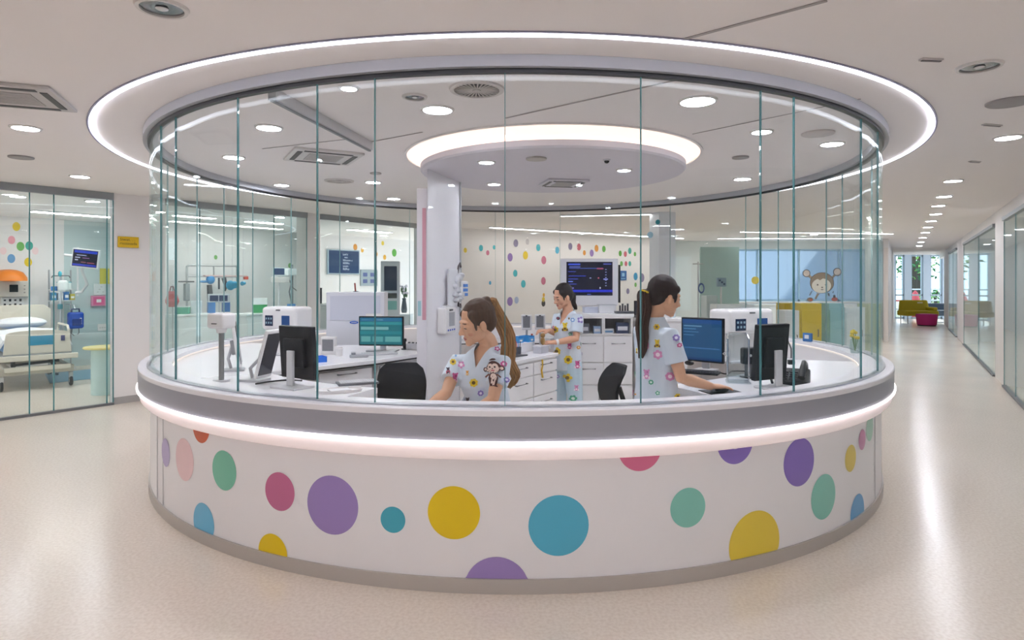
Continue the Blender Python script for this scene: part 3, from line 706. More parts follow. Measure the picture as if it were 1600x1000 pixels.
t = thing('computer_mouse', 'small black mouse lying behind the keyboard of the blue screen', 'mouse', tuple(atz(1077, 570, DZ)), R1(20))
MB().ell((0, 0, .016), (.032, .05, .02)).build('shell', BLACK, t, True); MB().cyl((0, .028, .028), .006, .008, 12).build('wheel', DGREY, t)
# paper tray
p = atz(534, 613, DZ); t = thing('paper_tray', 'white tray of papers on the desk beside the black chair', 'tray', (p.x-.02, p.y+.02, DZ), R1(20))
MB().lathe([(.01, 0), (.13, 0), (.14, .018), (.132, .018), (.125, .006), (.01, .006)], n=32, cap=False, M=Matrix.Diagonal((1.05, .62, 1))).build('tray', WHITE, t, True)
MB().box((0, 0, .011), (.13, .09, .008), rotz(.2)).build('papers', mat('#d9dadd', .6), t)

# ================================================================ white devices on the desks
def printer_on_pole():
    p = atz(346, 596, DZ); t = thing('pole_printer', 'white label printer on a steel pole by the drum glass', 'printer', (p.x, p.y, DZ), R1(-20))
    z = lambda py: EYE-(py-HZ)/FPX*p.y-DZ
    MB().cyl((0, 0, 0), .055, .012, 24).build('base', LGREY, t, True)
    MB().cyl((0, 0, .012), .018, z(513)-.012, 20).build('pole', mat('#8d8f90', .3, .8), t, True)
    m = MB(); m.box((0, 0, z(501)), (.15, .13, z(488)-z(512))); m.build('housing', WHITEG, t, bevel=.022, seg=4)
    MB().box((0, -.067, z(505)), (.045, .004, .007)).build('slot', DGREY, t)
    MB().cyl((0, 0, z(520)), .03, z(512)-z(520), 20, .04).build('neck', WHITE, t, True)
printer_on_pole()
def tablet(label, px, py, Y, h, w, ang, tilt, zb):
    p = at(px, py, Y); t = thing('tablet_stand', label, 'tablet', (p.x, p.y, zb), ang)
    M = Matrix.Rotation(tilt, 3, 'X'); f = lambda x, y, z: M @ V(x, y, z)
    MB().box(f(0, 0, h/2+.03), (w, .026, h), M).build('casing', WHITEG, t, bevel=.01, seg=3)
    MB().box(f(0, -.0145, h/2+.03), (w*.86, .003, h*.86), M).build('screen', mat('#1d2233', .2), t)
    MB().box(f(0, .028, h*.5), (w*.5, .03, h*.3), M).build('back_mount', mat('#9a9ca2', .4), t, bevel=.006)
    m = MB(); m.tube([f(0, .04, h*.5), V(0, .09, h*.25), V(0, .07, .02)], .012, 10); m.box((0, .05, .008), (w*.8, .16, .016)); m.build('stand', mat('#b9babf', .35, .3), t, True)
    return t
tablet('white tablet leaning on its stand, nearest the black monitor', 408, 588, 4.45, .35, .17, R1(75), R1(16), DZ)
tablet('white tablet leaning on its stand behind the other tablet', 376, 575, 5.0, .38, .19, R1(110), R1(-8), DZ)
def machine(label, px, Y, zb, w, h, ang, flip=1):
    p = at(px, 0, Y); t = thing('medical_terminal', label, 'medical device', (p.x, p.y, zb), ang)
    MB().box((0, 0, .35), (w, .26, .22)).build('head_unit', WHITEG, t, bevel=.035, seg=4)
    MB().box((0, .02, .12), (w*.82, .18, .24)).build('lower_body', WHITE, t, bevel=.012)
    m = MB(); m.box((-w*.26*flip, -.133, .33), (w*.22, .006, .10)); m.build('screen', mat('#22304d', .2, emit=.0), t)
    m = MB()
    for i in range(3):
        for j in range(2): m.box((-w*.26*flip-w*.07+w*.07*i, -.137, .31+.04*j), (w*.035, .003, .018))
    m.build('screen_icons', E('#9fc0d8', .5), t)
    MB().box((w*.22*flip, -.133, .33), (w*.22, .006, .10)).build('blue_screen', E('#2c5fa8', .35), t)
    MB().box((0, -.131, .43), (w*.12, .006, .012)).build('badge', DGREY, t)
    m = MB(); m.tube([(-w*.47, -.05, .24), (-w*.47, -.12, .1), (-w*.47, -.1, .012)], .008, 8); m.build('cable', LGREY, t, True)
    MB().box((0, 0, .009), (w*.95, .28, .018)).build('base', LGREY, t, bevel=.004)
    return t
machine('white wide medical terminal with two small screens behind the black monitor', 449, 6.1, DZ, .40, .45, R1(-20))
machine('white wide medical terminal with a small blue screen behind the acrylic rack', 1158, 5.6, DZ, .52, .45, R1(25))
# side unit on the terminal's flank and a small screen on the low wall
for px, py, lb in [(385, 516, 'tiny dark wall screen by the tablets'), (405, 516, 'tiny grey wall screen by the terminal')]:
    pass
# small white printer / photo frame and cup, phone on the island
p = at(514, 545, 6.1); t = thing('display_unit', 'small white desk unit with a grey patterned panel', 'desk device', (p.x, p.y, DZ), R1(-10))
MB().box((0, 0, .085), (.15, .05, .17)).build('casing', WHITE, t, bevel=.008); MB().box((0, -.027, .09), (.11, .004, .11)).build('panel', mat('#8b8c92', .5, mottle=.4, scale=60), t)
p = at(525, 552, 5.95); t = thing('tape_dispenser', 'small white dispenser cup beside the grey panel unit', 'dispenser', (p.x+.03, p.y, DZ))
MB().lathe([(.03, 0), (.036, .07), (.03, .075), (.026, .07), (.024, .01)], n=20, cap=True).build('cup', WHITE, t, True); MB().box((0, -.01, .082), (.08, .03, .015)).build('rim_clip', WHITE, t, bevel=.003)
p = atz(497, 563, DZ); t = thing('storage_tray', 'bright blue plastic tray on the island desk', 'tray', (-1.72, 5.5, DZ), R1(35))
m = MB(); m.box((0, 0, .004), (.19, .10, .008)); [m.box(c, d) for c, d in [((0, .05, .025), (.19, .006, .05)), ((0, -.05, .025), (.19, .006, .05)), ((.095, 0, .025), (.006, .106, .05)), ((-.095, 0, .025), (.006, .106, .05))]]
m.build('tray', mat('#1f6fd8', .35), t)
p = at(560, 560, 5.85); t = thing('desk_phone', 'flat grey desk telephone in front of the teal screen', 'telephone', (p.x, p.y+.02, DZ), R1(15))
MB().box((0, 0, .015), (.17, .1, .03)).build('base', mat('#a9abb0', .4), t, bevel=.008); MB().box((-.05, 0, .038), (.04, .11, .018)).build('handset', mat('#7f8187', .4), t, bevel=.006)
keyboard('silver keyboard under the teal screen', (-1.28, 6.08, DZ), R1(25), .34, mat('#c2c3c8', .35))
p = at(637, 542, 6.55); t = thing('barcode_scanner', 'black handheld scanner upright beside the teal screen', 'scanner', (p.x-.03, p.y-.02, DZ), .3)
m = MB(); m.box((0, 0, .05), (.03, .03, .08)); m.box((0, -.012, .1), (.034, .07, .03)); m.build('body', BLACK, t, bevel=.006); MB().cyl((0, 0, 0), .032, .012, 20).build('stand', DGREY, t)
t = thing('label_maker', 'small grey label machine at the end of the island desk', 'desk device', (-1.0, 6.5, DZ), R1(-20))
MB().box((0, 0, .035), (.15, .1, .07)).build('body', mat('#c9c9ce', .4), t, bevel=.012); m = MB(); [m.cyl((-.045+.045*i, -.03, .07), .014, .012, 14) for i in range(3)]; m.build('buttons', DGREY, t)

# white hutch with logo behind the teal screen
p0, p1 = at(509, 500, 7.2), at(602, 500, 7.3); t = thing('white_hutch', 'large white panelled workstation hutch with a blue oval sticker', 'workstation', ((p0.x+p1.x)/2, 7.25, 0), R1(3))
W = p1.x-p0.x
MB().box((0, .12, .74), (W, .28, 1.48)).build('body', mat('#e3e5ee', .35), t, bevel=.006)
MB().box((0, -.024, 1.3), (W-.09, .006, .28)).build('front_panel', mat('#d3d7e6', .3), t, bevel=.002)
m = MB(); m.ell((-.02*W, -.032, 1.135), (.05, .004, .017)); m.build('oval_sticker', mat('#2f63c4', .4), t, True)
m = MB(); [m.box((-.02*W-.024+.012*i, -.0365, 1.135), (.006, .001, .012)) for i in range(5)]; m.build('lettering', WHITEG, t)
p = at(586, 490, 7.0); t = thing('notice_card', 'small white upright notice card with blue lines in front of the hutch', 'notice', (p.x, 6.93, DZ), R1(5))
MB().box((0, 0, .27), (.17, .012, .16)).build('card', WHITEG, t, bevel=.002)
m = MB(); [m.box((.02, -.007, .3-.03*i), (.07-.015*(i % 2), .001, .01)) for i in range(3)]; m.build('printed_lines', mat('#3a86c8', .5), t)
MB().box((0, .0, .095), (.02, .012, .19)).build('stem', LGREY, t); MB().box((0, .01, .005), (.14, .07, .01)).build('foot', LGREY, t)

# acrylic rack, gooseneck lamp on the right desk
p = atz(1162, 600, DZ); t = thing('acrylic_rack', 'clear acrylic rack with chrome rails on the desk beside the black monitor', 'rack', (p.x-.01, 4.42, DZ), R1(-15))
ACR = glass('#eef2f4', .06, .3, key='acr')
MB().box((0, .05, .17), (.15, .006, .33)).build('back_sheet', ACR, t); MB().box((0, -.02, .05), (.15, .13, .006)).build('shelf', ACR, t); MB().box((0, -.02, .004), (.16, .15, .008)).build('base_sheet', ACR, t)
m = MB(); m.tube([(-.07, -.05, .01), (-.07, -.04, .3), (-.06, .02, .34), (.06, .02, .34), (.07, -.04, .3), (.07, -.05, .01)], .006, 8); m.build('chrome_rail', CHROME, t, True)
m = MB(); m.tube([(-.07, -.04, .22), (-.1, -.05, .2), (-.07, -.05, .18)], .005, 8); m.build('hook', CHROME, t, True)
p = atz(1206, 560, DZ); t = thing('gooseneck_microphone', 'thin grey gooseneck arm with a dark tip behind the monitor', 'microphone', (1.98, 4.72, DZ))
m = MB(); m.tube([(-.0, 0, 0), (-.01, 0, .2), (.02, 0, .27), (.07, 0, .27), (.1, 0, .2), (.1, 0, .13)], .006, 8); m.build('arm', mat('#6f7276', .4, .5), t, True)
MB().box((.1, 0, .1), (.05, .03, .035)).build('tip', BLACK, t, bevel=.006); MB().cyl((0, 0, 0), .035, .01, 20).build('base', BLACK, t)
# black desk phone / headset right of the rear facing monitor
p = atz(1247, 602, DZ); t = thing('desk_phone', 'black desk telephone with its curved handset by the rear-facing monitor', 'telephone', (p.x, p.y+.05, DZ), R1(-30))
m = MB(); m.loft([[V(-.09, -.1, 0), V(.09, -.1, 0), V(.09, .1, 0), V(-.09, .1, 0)], [V(-.09, -.1, .03), V(.09, -.1, .03), V(.09, .1, .10), V(-.09, .1, .10)]]); m.build('base', BLACK, t, bevel=.01)
m = MB(); m.tube([(.05, -.1, .06), (.055, -.06, .115), (.055, .02, .15), (.055, .09, .13), (.05, .12, .08)], [.024, .02, .016, .02, .026], 12); m.build('handset', mat('#1a1b21', .3), t, True)
m = MB(); [m.box((-.05+.03*i, -.07+.03*j, .045+.0105*j), (.02, .02, .012)) for i in range(3) for j in range(4)]; m.build('buttons', mat('#3a3b42', .4), t)
m = MB(); m.tube([(-.08, .0, .08), (-.12, -.02, .12), (-.15, -.05, .05), (-.13, -.1, .012)], .009, 8); m.build('cord', BLACK, t, True)
t = thing('card_reader', 'black boxy card reader on the desk behind the rear-facing monitor', 'desk device', (1.74, 4.62, DZ), R1(20))
MB().box((0, 0, .16), (.14, .07, .12)).build('head', BLACK, t, bevel=.012); MB().box((0, .01, .05), (.05, .05, .1)).build('stem', DGREY, t); MB().box((0, 0, .006), (.12, .1, .012)).build('base', BLACK, t, bevel=.003)
m = MB(); [m.ell((-.03+.03*i, -.036, .165), (.01, .006, .01)) for i in range(3)]; m.build('dials', STEEL, t, True)

# things on the mid worktop with the blue bins
tops = DZ
def bin_(label, px, Y, col, w=.15, d=.1, h=.07, rz=.95, zb=DZ, name='storage_bin'):
    p = at(px, 0, Y); t = thing(name, label, 'storage bin', (p.x, p.y, zb), rz); m = MB(); m.box((0, 0, .004), (w, d, .008))
    for c, dd in [((0, d/2, h/2), (w, .005, h)), ((0, -d/2, h*.38), (w, .005, h*.76)), ((w/2, 0, h/2), (.005, d, h)), ((-w/2, 0, h/2), (.005, d, h))]: m.box(c, dd)
    m.build('tub', mat(col, .35), t); MB().box((0, -d/2-.004, h*.35), (w*.4, .003, h*.3)).build('label_holder', WHITEG, t); return t
def crate(label, px, Y, col, w, d, h, zb, rz=.95, name='supply_box', lid=None):
    p = at(px, 0, Y); t = thing(name, label, 'box', (p.x, p.y, zb), rz)
    MB().box((0, 0, h/2-.005), (w, d, h-.01)).build('carton', mat(col, .5), t, bevel=.004); MB().box((0, 0, h-.005), (w+.006, d+.006, .01)).build('lid', mat(lid or col, .4), t, bevel=.002); return t
bx = crate('white supply box under the blue bins', 812, 6.35, '#e6e6ea', .22, .16, .09, DZ)
bin_('bright blue bin on the white box, nearer the pillar', 806, 6.35, '#2f8fd0', .1, .12, .06, .95, DZ+.09)
bin_('bright blue bin on the white box, beside the woman in scrubs', 823, 6.45, '#3a9ada', .1, .12, .06, .95, DZ+.09)
def pump(label, px, Y, zb):
    p = at(px, 0, Y); t = thing('infusion_pump', label, 'medical device', (p.x, p.y, zb), -.1)
    MB().box((0, 0, .27), (.11, .06, .16)).build('casing', mat('#d6d7dc', .4), t, bevel=.008); MB().box((0, -.032, .275), (.075, .004, .12)).build('front', mat('#7c7e85', .4, mottle=.3, scale=80), t)
    MB().cyl((0, 0, .01), .012, .18, 14).build('post', STEEL, t, True); MB().box((0, 0, .006), (.1, .08, .012)).build('foot', LGREY, t); MB().box((.0, -.035, .34), (.02, .006, .01)).build('clip', BLACK, t)
pump('grey infusion pump on the worktop, nearer the pillar', 823, 6.7, DZ); pump('grey infusion pump on the worktop, nearer the wall monitor', 844, 6.75, DZ)
p = at(806, 553, 5.95); t = thing('clipboard', 'dark flat clipboard lying on the worktop edge', 'clipboard', (p.x, p.y, DZ), .9); MB().box((0, 0, .006), (.2, .13, .012)).build('board', mat('#3d4048', .4), t, bevel=.002); MB().box((-.08, 0, .016), (.02, .06, .01)).build('clip', STEEL, t)
crate('small clear grey box in front of the woman at the worktop', 845, 6.22, '#b9bac2', .13, .1, .075, DZ, lid='#d4d5da')
crate('white flat box stacked on the worktop behind the bins', 800, 6.75, '#ededf0', .18, .14, .12, DZ)
p = at(826, 0, 6.3)
t = thing('spray_bottle', 'pale plastic spray bottle standing by the blue bins', 'bottle', tuple(at(831, 0, 6.55).xy)+(DZ,)); MB().lathe([(.028, 0), (.03, .01), (.03, .09), (.012, .12), (.012, .14)], n=18).build('body', mat('#d8dbe4', .3), t, True); m = MB(); m.box((0, -.015, .15), (.02, .05, .025)); m.build('trigger', mat('#b5413a', .4), t, bevel=.004)
t = thing('plush_toy', 'small brown plush toy standing on the worktop edge', 'toy', tuple(at(848, 0, 6.24).xy)+(DZ+.075,)); MB().ell((0, 0, .04), (.024, .02, .04)).build('body', mat('#a9824a', .8, mottle=.4, scale=60), t, True); MB().ell((0, 0, .095), (.024, .022, .024)).build('head', mat('#a9824a', .8, mottle=.4, scale=60), t, True)
m = MB(); p = at(843, 560, 5.93); t = tag(MB().tube([(0, 0, 0), (.004, -.004, -.05), (-.006, 0, -.1), (.004, 0, -.17)], [.008, .007, .008, .009], 8).build('yellow_strap', mat('#d3a825', .6), None, True, loc=(.285, 5.965, .865)), 'short yellow strap hanging over the worktop drawers', 'strap')

# on the tall cabinet
zt = 1.235
crate('white printer box on the tall cabinet', 948, 7.4, '#d9dbe0', .2, .16, .1, zt, 0, lid='#bfc3cb')
crate('flat dark folder on the tall cabinet', 975, 7.28, '#3f434d', .2, .12, .025, zt, .1)
crate('low blue-grey box on the tall cabinet near the woman', 922, 7.45, '#c3c9da', .16, .12, .07, zt, .1)
t = thing('specimen_rack', 'little rack of dark bottles at the end of the tall cabinet', 'rack', (1.31, 7.42, zt)); m = MB(); [m.cyl((-.045+.03*i, 0, .012), .011, .075+.02*(i % 2), 12) for i in range(4)]; m.build('bottles', mat('#3a3c46', .3), t, True); MB().box((0, 0, .006), (.13, .06, .012)).build('tray', LGREY, t)
def nbox(label, x, z, w, h, col, lid=None):
    t = thing('niche_box', label, 'box', (x, 7.25, z)); MB().box((0, 0, h/2), (w, .07, h)).build('carton', mat(col, .5), t, bevel=.002); MB().box((0, -.036, h*.5), (w*.8, .002, h*.35)).build('label_band', mat(lid or '#f0f0f2', .5), t)
# big wall monitor behind the tall cabinet
t = thing('wall_monitor', 'large white-framed patient monitor with a dark blue screen above the tall cabinet', 'monitor', (0, 0, 0))
a_, b2 = at(876, 478, 8.15), at(966, 404, 8.15); cxm, czm = (a_.x+b2.x)/2, (a_.z+b2.z)/2; W, H = b2.x-a_.x, b2.z-a_.z
t.location = (cxm, 8.15, 0)
MB().box((0, .03, czm), (W, .07, H)).build('housing', mat('#e4e6ee', .35), t, bevel=.012)
sw, sh = W*.80, H*.71; zs = czm+H*.075
m = MB(); mats = [E('#04072c', .5)]; m.add([V(x*sw/2, -.0075, zs+z*sh/2) for x, z in ((-1, -1), (1, -1), (1, 1), (-1, 1))], [(0, 1, 2, 3)], 0)
rr = random.Random(4)
gl_ = [(.04, .9, .3, .95, '#3a56d8'), (.06, .8, .8, .815, '#4a64d0'), (.06, .84, .3, .86, '#6f7fe6'), (.04, .7, .2, .72, '#3b4bc4'), (.05, .57, .42, .59, '#2b3fd0'), (.04, .48, .25, .5, '#4456d4'), (.04, .4, .14, .43, '#6f86f0'), (.06, .33, .22, .35, '#3a4cc8'), (.05, .2, .16, .24, '#8b7fd0'), (.0, .1, 1, .17, '#1d2fd0'), (.66, .78, .8, .82, '#c0485a'), (.68, .5, .71, .54, '#d0607a'), (.8, .47, .9, .5, '#8f94f0'), (.5, .51, .54, .53, '#a9b0f0'), (.72, .2, .74, .25, '#e0e4ff'), (.45, .02, .53, .05, '#5f6ac0'), (.8, .92, .97, .95, '#5f6ad0')]
for k in range(7): gl_.append((.84, .28+.08*k, .87, .305+.08*k, '#8f98d8'))
for (x0, z0, x1, z1, c) in gl_:
    mats.append(E(c, .75)); m.add([V(-sw/2+sw*x, -.009, zs-sh/2+sh*z) for x, z in ((x0, z0), (x1, z0), (x1, z1), (x0, z1))], [(0, 1, 2, 3)], len(mats)-1)
m.build('screen', mats, t)
MB().box((W/2+.02, .04, czm-.02), (.022, .05, H*.8)).build('side_arm', BLACK, t)
MB().box((0, .06, (czm-H/2)/2), (.1, .06, czm-H/2)).build('stand_post', LGREY, t); MB().box((0, .06, .015), (.5, .4, .03)).build('stand_base', LGREY, t, bevel=.006)

# niche contents (standing in front of the grey niche backs)
for lb, x_, w__, h__, cl, ll in [('grey-blue carton in the open niche beside the side cupboard', 1.26, .14, .13, '#3c4668', '#e8e8ee'), ('flat white carton in the middle niche of the tall cabinet', 1.10, .12, .06, '#e6e8ee', '#6fa0c8'), ('small blue carton on the flat white one\'s side in the niche', .97, .08, .09, '#9db7d8', '#f0f0f4'), ('dark binder in the niche behind the woman in scrubs', .82, .12, .12, '#6b6e78', '#c8cad2')]: nbox(lb, x_, 1.002, w__, h__, cl, ll)
# pillar fittings: dispenser, drip set, side panel with pink and teal strips
def on_pillar(px, py):   # point on the pillar face
    k = (px-800)/FPX; d = q1-q0; tt = (k*q0.y-q0.x)/(d.x-k*d.y); p = q0+d*tt; return Vector((p.x, p.y, EYE-(py-HZ)/FPX*p.y))
pa = math.atan2(pd.y, pd.x)
p = on_pillar(691, 520); t = thing('soap_dispenser', 'white wall dispenser with small blue buttons fixed to the pillar', 'dispenser', p, pa)
MB().box((0, -.045, .12), (.26, .088, .24)).build('housing', WHITEG, t, bevel=.014, seg=3); MB().box((.02, -.0905, .13), (.13, .003, .13)).build('window', mat('#9a9ca4', .4), t)
MB().box((0, -.092, .215), (.08, .004, .016)).build('badge', DGREY, t); m = MB(); [m.box((-.07+.05*i, -.092, .03), (.026, .004, .016)) for i in range(4)]; m.build('buttons', mat('#2f4fb0', .4), t); MB().box((0, -.04, .248), (.12, .05, .02)).build('top_cap', LGREY, t, bevel=.004)
p = on_pillar(709, 470); t = thing('drip_set', 'white tangled drip set with a blue marked bag on the pillar', 'medical device', p, pa)
MB().box((-.08, -.035, .12), (.3, .022, .38)).build('back_plate', mat('#e2e3e8', .4), t, bevel=.006)
m = MB(); rr2 = random.Random(3)
for i in range(16): m.ell((rr2.uniform(-.16, .12), -.05, rr2.uniform(-.0, .26)), (rr2.uniform(.03, .07), .025, rr2.uniform(.015, .035)), rotz(0), 10)
m.build('tubing_cluster', mat('#d9dbe2', .35, mottle=.25, scale=30), t, True)
MB().box((.12, -.065, .12), (.17, .025, .15)).build('fluid_bag', WHITEG, t, bevel=.012); m = MB(); [m.box((.07+.045*i, -.0795, .15-.045*j), (.034, .003, .03)) for i in range(3) for j in range(3) if not (i == 0 and j == 2)]; m.build('bag_print', mat('#2f7fd8', .4), t)
m = MB(); m.tube([(.0, -.04, .27), (.0, -.05, .34), (.04, -.05, .37), (.06, -.05, .33)], .01, 8); m.tube([(.0, -.05, -.02), (-.02, -.06, -.05), (.03, -.06, -.06), (.04, -.05, -.03)], .012, 8); m.build('hook', mat('#4a4346', .4), t, True)
# free board left of the pillar
pb = at(659, 497, 5.95); zt_, zb_ = at(0, 294, 5.95).z, at(0, 500, 5.95).z
t = thing('side_board', 'narrow white board with pink and teal strips beside the pillar', 'board', (pb.x, 5.95, 0)); 
MB().box((0, .02, zt_/2), (.095, .03, zt_)).build('board', mat('#eceaf0', .4), t, bevel=.003); MB().box((.022, .003, (at(0, 325, 5.95).z+zb_)/2), (.035, .003, at(0, 325, 5.95).z-zb_)).build('pink_strip', mat('#d8a0ae', .4), t)
MB().box((-.022, .003, at(0, 482, 5.95).z), (.03, .003, .14)).build('teal_strip', mat('#a5d0d8', .4), t)

# ================================================================ office chairs
def chair(label, p, rz, col='#0c0d16', frame=BLACK, hgt=1.0, sz=.5):
    t = thing('office_chair', label, 'chair', p, rz)
    m = MB(); rings = []
    for i in range(9):
        s = i/8; z = sz+.12+(hgt-sz-.12)*s; wdt = .2*(1-.25*max(0, s-.5)**2*4-.10*(1-s)); bow = .07*math.sin(s*PI)-.05*s
        if i == 8: wdt *= .8
        rings.append([V(wdt*cx_, .2-bow+.02*abs(cx_)**2*-1+yy, z) for cx_, yy in [(-1, -.012), (-.6, -.022), (0, -.028), (.6, -.022), (1, -.012), (1, .012), (.6, .02), (0, .024), (-.6, .02), (-1, .012)]])
    m.loft(rings); m.build('backrest', mat(col, .8, spec=.25), t, True)
    m = MB(); m.box((0, 0, sz-.03), (.44, .42, .07)); m.build('seat', mat(col, .7), t, bevel=.025, seg=3)
    m = MB(); m.tube([(0, .1, sz-.05), (0, .24, sz-.02), (0, .26, sz+.2), (0, .225, sz+.3)], .02, 8); m.build('back_bracket', frame, t, True)
    MB().cyl((0, 0, .1), .028, sz-.16, 16).build('gas_column', frame, t, True)
    for k in range(5):
        a = 2*PI*k/5+.3; m = MB(); m.tube([(0, 0, .11), (.15*math.cos(a), .15*math.sin(a), .10), (.26*math.cos(a), .26*math.sin(a), .075)], [.028, .022, .016], 8); lg = m.build('leg', frame, t, True)
        MB().lathe([(.008, -.02), (.026, -.018), (.028, 0), (.026, .018), (.008, .02)], (.26*math.cos(a), .26*math.sin(a), .028), 14, M=rotz(a) @ Matrix.Rotation(PI/2, 3, 'X')).build('caster', BLACK, lg, True)
    return t
pc = at(634, 570, 4.95); chair('black office chair with its rounded back between the desk and the pillar', (pc.x, pc.y-.15, 0), R1(12), hgt=at(0, 569, 4.95).z)
pc = at(948, 572, 4.75); chair('black office chair seen from its side near the standing woman', (pc.x-.12, pc.y, 0), R1(-78), hgt=at(0, 571, 4.75).z)
# ================================================================ patient room
UA = math.atan2(FU.y, FU.x)     # facade direction; local x along it, local -y towards the hall
def P3(v2, z=0.0): return Vector((v2.x, v2.y, z))
def hexbox(m, *a, **k): return m.box(*a, **k)
# bed: long axis runs away from the glass
fb = at(60, 603, 9.4)
bed = thing('hospital_bed', 'hospital bed with a cream footboard and white bedding', 'bed', (fb.x, fb.y, 0), UA+R1(-8))
CREAM = mat('#dcd6c8', .4)
zf = lambda py: EYE-(py-HZ)/FPX*9.4
z1, z0 = zf(516), zf(552)
W = .78
m = MB(); N = 12; prof = []
for i in range(N+1): a = PI*i/N; prof.append(V(math.cos(a)*W/2*(1 if abs(math.cos(a)) < .9 else 1), 0, z1-.12+.12*math.sin(a)**.35))
prof += [V(-W/2-.02, 0, z0), V(W/2+.02, 0, z0)]
m.plate(prof, (0, 1, 0), .045); m.build('footboard', CREAM, bed, True)
MB().box((.03, -.006, (z1+z0)/2+.02), (.3, .008, .14)).build('footboard_panel', mat('#1f8fb5', .3), bed, bevel=.003)
MB().box((.3, -.006, (z1+z0)/2+.04), (.05, .008, .08)).build('control_pad', mat('#4a4f7f', .3), bed)
MB().box((0, .98, .5), (.82, 2.0, .07)).build('deck', mat('#8d8f8f', .5), bed, bevel=.01)
MB().box((0, -.02, z0-.06), (.98, .06, .08)).build('bumper', CREAM, bed, bevel=.015)
MB().box((0, .0, z0-.22), (.8, .05, .07)).build('cross_bar', CREAM, bed, bevel=.01)
m = MB(); m.box((-.36, 1.0, .3), (.08, 1.9, .1)); m.box((.36, 1.0, .3), (.08, 1.9, .1)); m.box((0, .12, .28), (.9, .2, .1)); m.box((0, 1.8, .28), (.9, .2, .1)); m.build('chassis', mat('#b9b5aa', .4), bed, bevel=.008)
m = MB(); m.tube([(-.25, .4, .32), (-.2, .9, .48)], .03, 8); m.tube([(.25, .4, .32), (.2, .9, .48)], .03, 8); m.tube([(-.3, .2, .36), (.3, .3, .38)], .02, 8); m.build('lift_arms', DGREY, bed, True)
# mattress, sheets, pillow
m = MB(); m.box((0, 1.0, .63), (.8, 1.9, .16)); m.build('mattress', mat('#6f97c4', .6), bed, bevel=.04, seg=3)
m = MB(); rings = []
for i in range(15):
    y = .1+1.3*i/14; hgt = .735+.05*math.sin(i*.55)+.05*(i/14)
    rings.append([V(x, y, hgt-(.09 if abs(x) > .4 else 0)+.02*math.sin(x*9+i)) for x in (-.44, -.4, -.25, -.08, .08, .25, .4, .44)]+[V(x, y, .70-(.08 if abs(x) > .4 else 0)) for x in (.43, .39, .2, -.2, -.39, -.43)])
m.loft(rings); m.build('blanket', mat('#eef1f6', .8), bed, True)
t = tag(MB().ell((0, 0, .09), (.36, .24, .1), None, 20).build('pillow', mat('#f0f3f7', .8), None, True), 'white pillow at the head of the hospital bed', 'pillow'); M = rotz(UA-R1(8)); pp = M @ V(-.0, 1.69, .76); t.location = (fb.x+pp.x, fb.y+pp.y, .82); t.rotation_euler = (0, 0, UA-R1(8))
m = MB(); m.plate([V(-.46, 1.95, .45), V(.46, 1.95, .45), V(.46, 1.95, 1.12), V(.36, 1.95, 1.2), V(-.36, 1.95, 1.2), V(-.46, 1.95, 1.12)], (0, 1, 0), .05); m.build('headboard', CREAM, bed, bevel=.01)
for sx in (-1, 1):
    m = MB(); m.tube([(sx*.46, .5, .62), (sx*.46, .5, .84), (sx*.46, .58, .9), (sx*.46, 1.3, .9), (sx*.46, 1.38, .84), (sx*.46, 1.38, .62)], .018, 8); m.tube([(sx*.46, .5, .74), (sx*.46, 1.38, .74)], .012, 8); m.build('side_rail', CREAM, bed, True)
for sx in (-1, 1):
    for y in (.1, 1.8):
        m = MB(); m.lathe([(.02, -.02), (.07, -.018), (.078, 0), (.07, .018), (.02, .02)], (sx*.42, y, .078), 20, M=Matrix.Rotation(PI/2, 3, 'Y')); c = m.build('caster', mat('#2d3036', .5), bed, True)
        MB().box((sx*.42, y, .17), (.05, .07, .09)).build('caster_fork', STEEL, c, bevel=.006); MB().lathe([(.004, -.022), (.03, -.022), (.03, .022), (.004, .022)], (sx*.42, y, .078), 14, M=Matrix.Rotation(PI/2, 3, 'Y')).build('hub_cap', mat('#e0c23a' if sx < 0 else '#a9acb0', .4), c, True)
# back wall of that room (plane at offset LB): helper for things on it
wa, wb = fp(-5.0, LB), BE
def on_back(px, py, off=0.0):
    p = ray_wall(px, py, wa, wb); return p-Vector((FN.x, FN.y, 0))*off
def bthing(name, label, cat, px, py): return thing(name, label, cat, on_back(px, py, .012), UA)
Yb = lambda px: on_back(px, HZ).y
def sz_(px, n): return n*Yb(px)/FPX
# head-end panel with orange dome and chart
t = bthing('wall_panel', 'beige medical wall panel with a red and a dark display above the bed', 'wall panel', 12, 463); w_ = sz_(12, 46)
MB().box((0, -.06, .13), (w_*1.15, .12, .28)).build('housing', mat('#d8d5cf', .4), t, bevel=.012); MB().box((-w_*.42, -.1225, .13), (w_*.16, .005, .16)).build('red_display', mat('#a5323c', .4), t); MB().box((.1*w_, -.1225, .14), (w_*.24, .005, .13)).build('dark_display', BLACKG, t); m = MB(); [m.cyl((w_*.4, -.125, .06+.06*i), .012, .01, 12) for i in range(3)]; m.build('knobs', DGREY, t)
t = tag(MB().lathe([(.26, 0), (.255, .06), (.2, .15), (.11, .19), (.01, .2)], n=28).build('orange_helmet', mat('#e07f26', .4), None, True, loc=on_back(4, 447.5, .34)), 'orange dome shaped helmet resting on the beige wall panel', 'helmet'); t.location.z = on_back(12, 463).z+.27
t = bthing('chart_board', 'white wall chart dotted with rows of dark symbols', 'chart', 19, 484); w_ = sz_(19, 22); MB().box((0, -.008, .09), (w_*1.3, .016, w_*1.05)).build('sheet', WHITEG, t); m = MB(); [m.box((-w_*.45+w_*.3*i, -.018, .09-w_*.32+w_*.32*j), (w_*.13, .003, w_*(.1+.08*((i+j) % 2)))) for i in range(4) for j in range(3)]; m.build('symbols', mat('#2d3138', .5), t)
